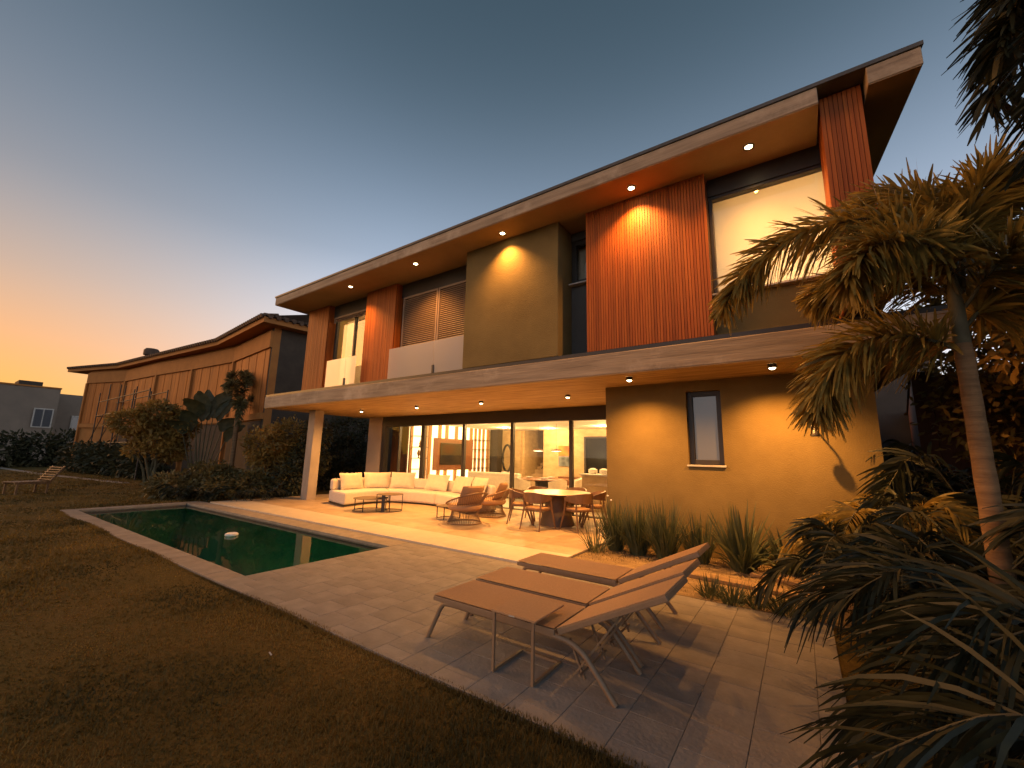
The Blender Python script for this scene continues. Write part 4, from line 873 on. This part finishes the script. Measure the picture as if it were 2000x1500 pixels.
# ------------------------------------------------------------------ neighbouring houses, scaffold, far lawn
MT['npanel'] = surf('orange_brown_cladding', (.52,.165,.022), (.29,.088,.012), .75, 2.0, (5,5,.25), bump=.15, rand=.12)
MT['nframe'] = surf('tan_render', (.42,.165,.036), (.35,.135,.03), .85, 2)
MT['ndark'] = surf('dark_brown_render', (.07,.05,.034), None, .9, 2)
MT['rooftile'] = surf('weathered_clay_tile', (.13,.075,.045), (.08,.045,.028), .85, 5)
Wl = [(-42.2,6.86),(-38.2,8.06),(-33.0,8.37),(-28.6,8.83),(-24.0,9.15),(-19.0,8.60)]
nb = thing('neighbour_house', 'long neighbouring house with orange brown cladding and bent tiled eave', 'house')
def seg(a, c, o0, o1, z0, z1, t0=0, t1=1):
    a, c = Vector((*a,0)), Vector((*c,0)); d = (c-a).normalized(); nn = Vector((d.y,-d.x,0)); p, q = a.lerp(c,t0), a.lerp(c,t1)
    return MB().prism([(v.x,v.y) for v in (p+nn*o1, q+nn*o1, q+nn*o0, p+nn*o0)], z0, z1)
for i, (a, c) in enumerate(zip(Wl, Wl[1:])):
    seg(a, c, -.3, 0, -.05, 7.1).build('wall', MT['ndark'] if False else MT['nframe'], nb)
    for j in range(9):
        seg(a, c, .004, .03+.012*(j%2), 3.25, 6.12, .03+.1055*j, .03+.1055*(j+1)-.006).build('cladding_panel', MT['npanel'], nb)
    seg(a, c, .004, .12, 6.14, 6.9).build('beam', MT['nframe'], nb); seg(a, c, .004, .12, 2.95, 3.23).build('beam', MT['nframe'], nb)
    seg(a, c, .004, .14, -.05, 6.135, -.012, .022).build('pilaster', MT['nframe'], nb)
    if i > 0: seg(a, c, .004, .02, -.05, 2.9, .08, .95).build('ground_floor_opening', MT['ndark'], nb)
a, c = (-19.0,8.6), (-18.2,16.0)
seg(a, c, -.3, 0, -.05, 7.1).build('end_wall', MT['ndark'], nb)
Ev = [(-44.4,6.0),(-38.7,7.55),(-25.0,8.55),(-18.5,7.9)]
ev = Ev
poly = ev + [(-17.5,16.5),(-44.4,18)]
rf = MB().prism(poly, 7.06, 7.30).build('roof', MT['nframe'], nb)
rr = MB(); n = len(ev)
for (a, c) in zip(ev, ev[1:]): rr.add([(a[0],a[1]-.05,7.304),(c[0],c[1]-.05,7.304),(c[0],c[1]+7,9.6),(a[0],a[1]+7,9.6)], [(0,1,2,3)])
rr.build('tile_slope', MT['rooftile'], rf)
tl = MB()
for (a, c) in zip(ev, ev[1:]):
    L = math.dist(a, c); k = max(1,int(L/.26))
    for i in range(k):
        u_ = (i+.5)/k; x, y = a[0]+(c[0]-a[0])*u_, a[1]+(c[1]-a[1])*u_; tl.tube([(x,y-.12,7.33),(x,y+.6,7.53)], .095, 6)
for i in range(26): 
    u_ = (i+.5)/26; x, y = -18.5+u_*.95, 7.95+u_*8.3; tl.tube([(x+.14,y,7.33),(x-.5,y,7.50)], .11, 6)
tl.build('eave_tiles', MT['rooftile'], rf, kind='stuff')
MB().lathe([(.30,0),(.30,.55),(.46,.60),(.46,.95),(.36,1.08),(.05,1.1)], 14, c=(-38.6,9.2,7.7)).build('chimney', MT['rooftile'], rf, True)
# scaffold
MT['steel'] = surf('rusty_scaffold_tube', (.07,.045,.03), (.045,.03,.02), .6, 6)
s = thing('scaffold', 'thin tubular scaffold standing in front of the neighbouring house', 'scaffold', (0,0,0))
xs = [-39.6,-37.0,-34.2,-31.0,-28.0]; tops = [5.3,5.7,5.45,4.9,4.75]
for x, tz in zip(xs, tops):
    for y in (7.0,7.75): MB().tube([(x,y-.02*(x+34),-.02),(x,y-.02*(x+34),tz)], .035, 6).build('upright', MT['steel'], s)
for z in (1.9,3.7,4.65):
    for y in (7.0,7.75): MB().tube([(xs[0],y-.02*(xs[0]+34),z),(xs[-1],y-.02*(xs[-1]+34),z)], .03, 6).build('rail', MT['steel'], s)
for x in xs: MB().tube([(x,7.0-.02*(x+34),3.68),(x,7.75-.02*(x+34),3.68)], .03, 6).build('transom', MT['steel'], s)
for a, c in zip(xs, xs[1:]): MB().tube([(a,6.97,1.9),(c,6.97,3.7)], .022, 5).build('brace', MT['steel'], s)
for x0, x1 in ((-37,-34.2),(-34.2,-31)): MB().box(x0,x1,7.05,7.7,3.73,3.78).build('platform', MT['steel'], s)
# grey flat roofed house
MT['ngrey'] = surf('grey_house_render', (.24,.185,.14), (.20,.155,.12), .9, .6)
g = thing('grey_house', 'flat roofed grey house at the far left with roof box', 'house')
def gp(name, mat, *q): return MB().box(*q).build(name, mat, g)
gp('front_wall', MT['ngrey'], -70,-62,-6,8.2,-.05,7.35); gp('rear_wall', MT['ngrey'], -75,-66.5,8.21,14,-.05,7.3); gp('roof_box', MT['ndark'], -66,-63,5.4,7.0,7.36,8.0)
gp('parapet', MT['nframe'], -62.15,-61.9,-6,8.25,7.36,7.5)
for (y0,y1,z0,z1) in ((6.65,8.0,3.4,5.3),(2.9,4.3,3.4,5.3),(.2,1.6,3.4,5.3)):
    w = gp('window', MT['sill'], -61.99,-61.86,y0,y1,z0,z1)
    for a, c in ((y0+.1,(y0+y1)/2-.04),((y0+y1)/2+.04,y1-.1)): MB().box(-61.855,-61.84,a,c,z0+.1,z1-.1).build('pane', MT['frosted'], w)
w = MB().box(-66.49,-66.4,10.0,11.2,3.4,5.0).build('window', MT['sill'], g); MB().box(-66.395,-66.38,10.1,11.1,3.5,4.9).build('pane', MT['frosted'], w)
# path, garden chair far left, boundary wall on the right
struct(MB().prism([(-60,3.2),(-36.5,4.6),(-26,5.9),(-26,6.25),(-36.5,5.0),(-60,3.6)], -.022, -.005).build('path', MT['coping']))
t = thing('garden_lounge_chair', 'slatted wooden garden chair standing alone on the far left lawn', 'chair', (-21.9,2.6,-.02), R(20))
for sx in (-.30,.30):
    MB().bar((sx,-.42,.0),(sx,-.42,.36),.05,.05).build('leg', MT['teak'], t); MB().bar((sx,.35,.0),(sx,.35,.36),.05,.05).build('leg', MT['teak'], t)
    MB().bar((sx,-.50,.38),(sx,.42,.36),.05,.05).build('seat_rail', MT['teak'], t); MB().bar((sx,.38,.38),(sx,.72,.92),.05,.05).build('back_rail', MT['teak'], t)
for i in range(9): MB().bar((-.34,-.47+.10*i,.415),(.34,-.47+.10*i,.415),.07,.022).build('seat_slat', MT['teak'], t)
for i in range(6):
    u_ = .12+.15*i; MB().bar((-.34,.38+.34*u_-.02,.40+.54*u_),(.34,.38+.34*u_-.02,.40+.54*u_),.06,.022,(0,.5,.8)).build('back_slat', MT['teak'], t)
MT['redwall'] = surf('red_brown_boundary_render', (.22,.085,.045), (.15,.06,.032), .9, 1.5)
bw = thing('boundary_wall', 'red brown boundary wall in the dark passage right of the house', 'wall', (0,0,0))
MB().prism([(1.72,10.0),(1.95,10.0),(3.3,19.0),(3.05,19.0)], -.05, 3.15).build('wall', MT['redwall'], bw); MB().prism([(1.96,10.0),(16,10.0),(16,10.22),(1.96,10.22)], -.05, 3.15).build('wall', MT['redwall'], bw); MB().prism([(1.68,9.96),(1.99,9.96),(3.34,19.02),(3.01,19.02)], 3.152, 3.22).build('coping', MT['ndark'], bw)
hp('passage_wall', MT['render_dark'], (.97,3.6,17.5,17.7,-.05,5.6))
# rough ground litter on the lawn
for i, (x, y) in enumerate(((-3.6,1.9),(-1.05,1.35))):
    o = tag(MB().box(-.02,.02,-.005,.005,0,.004).build('dry_leaf', MT['sill'], loc=(x,y,.012)), 'small pale dry leaf on the lawn, %s' % ('left of the side table','near the bottom edge of the picture')[i], 'leaf', 'dry leaves on the lawn'); o.rotation_euler = (.2,.3,i*1.3)
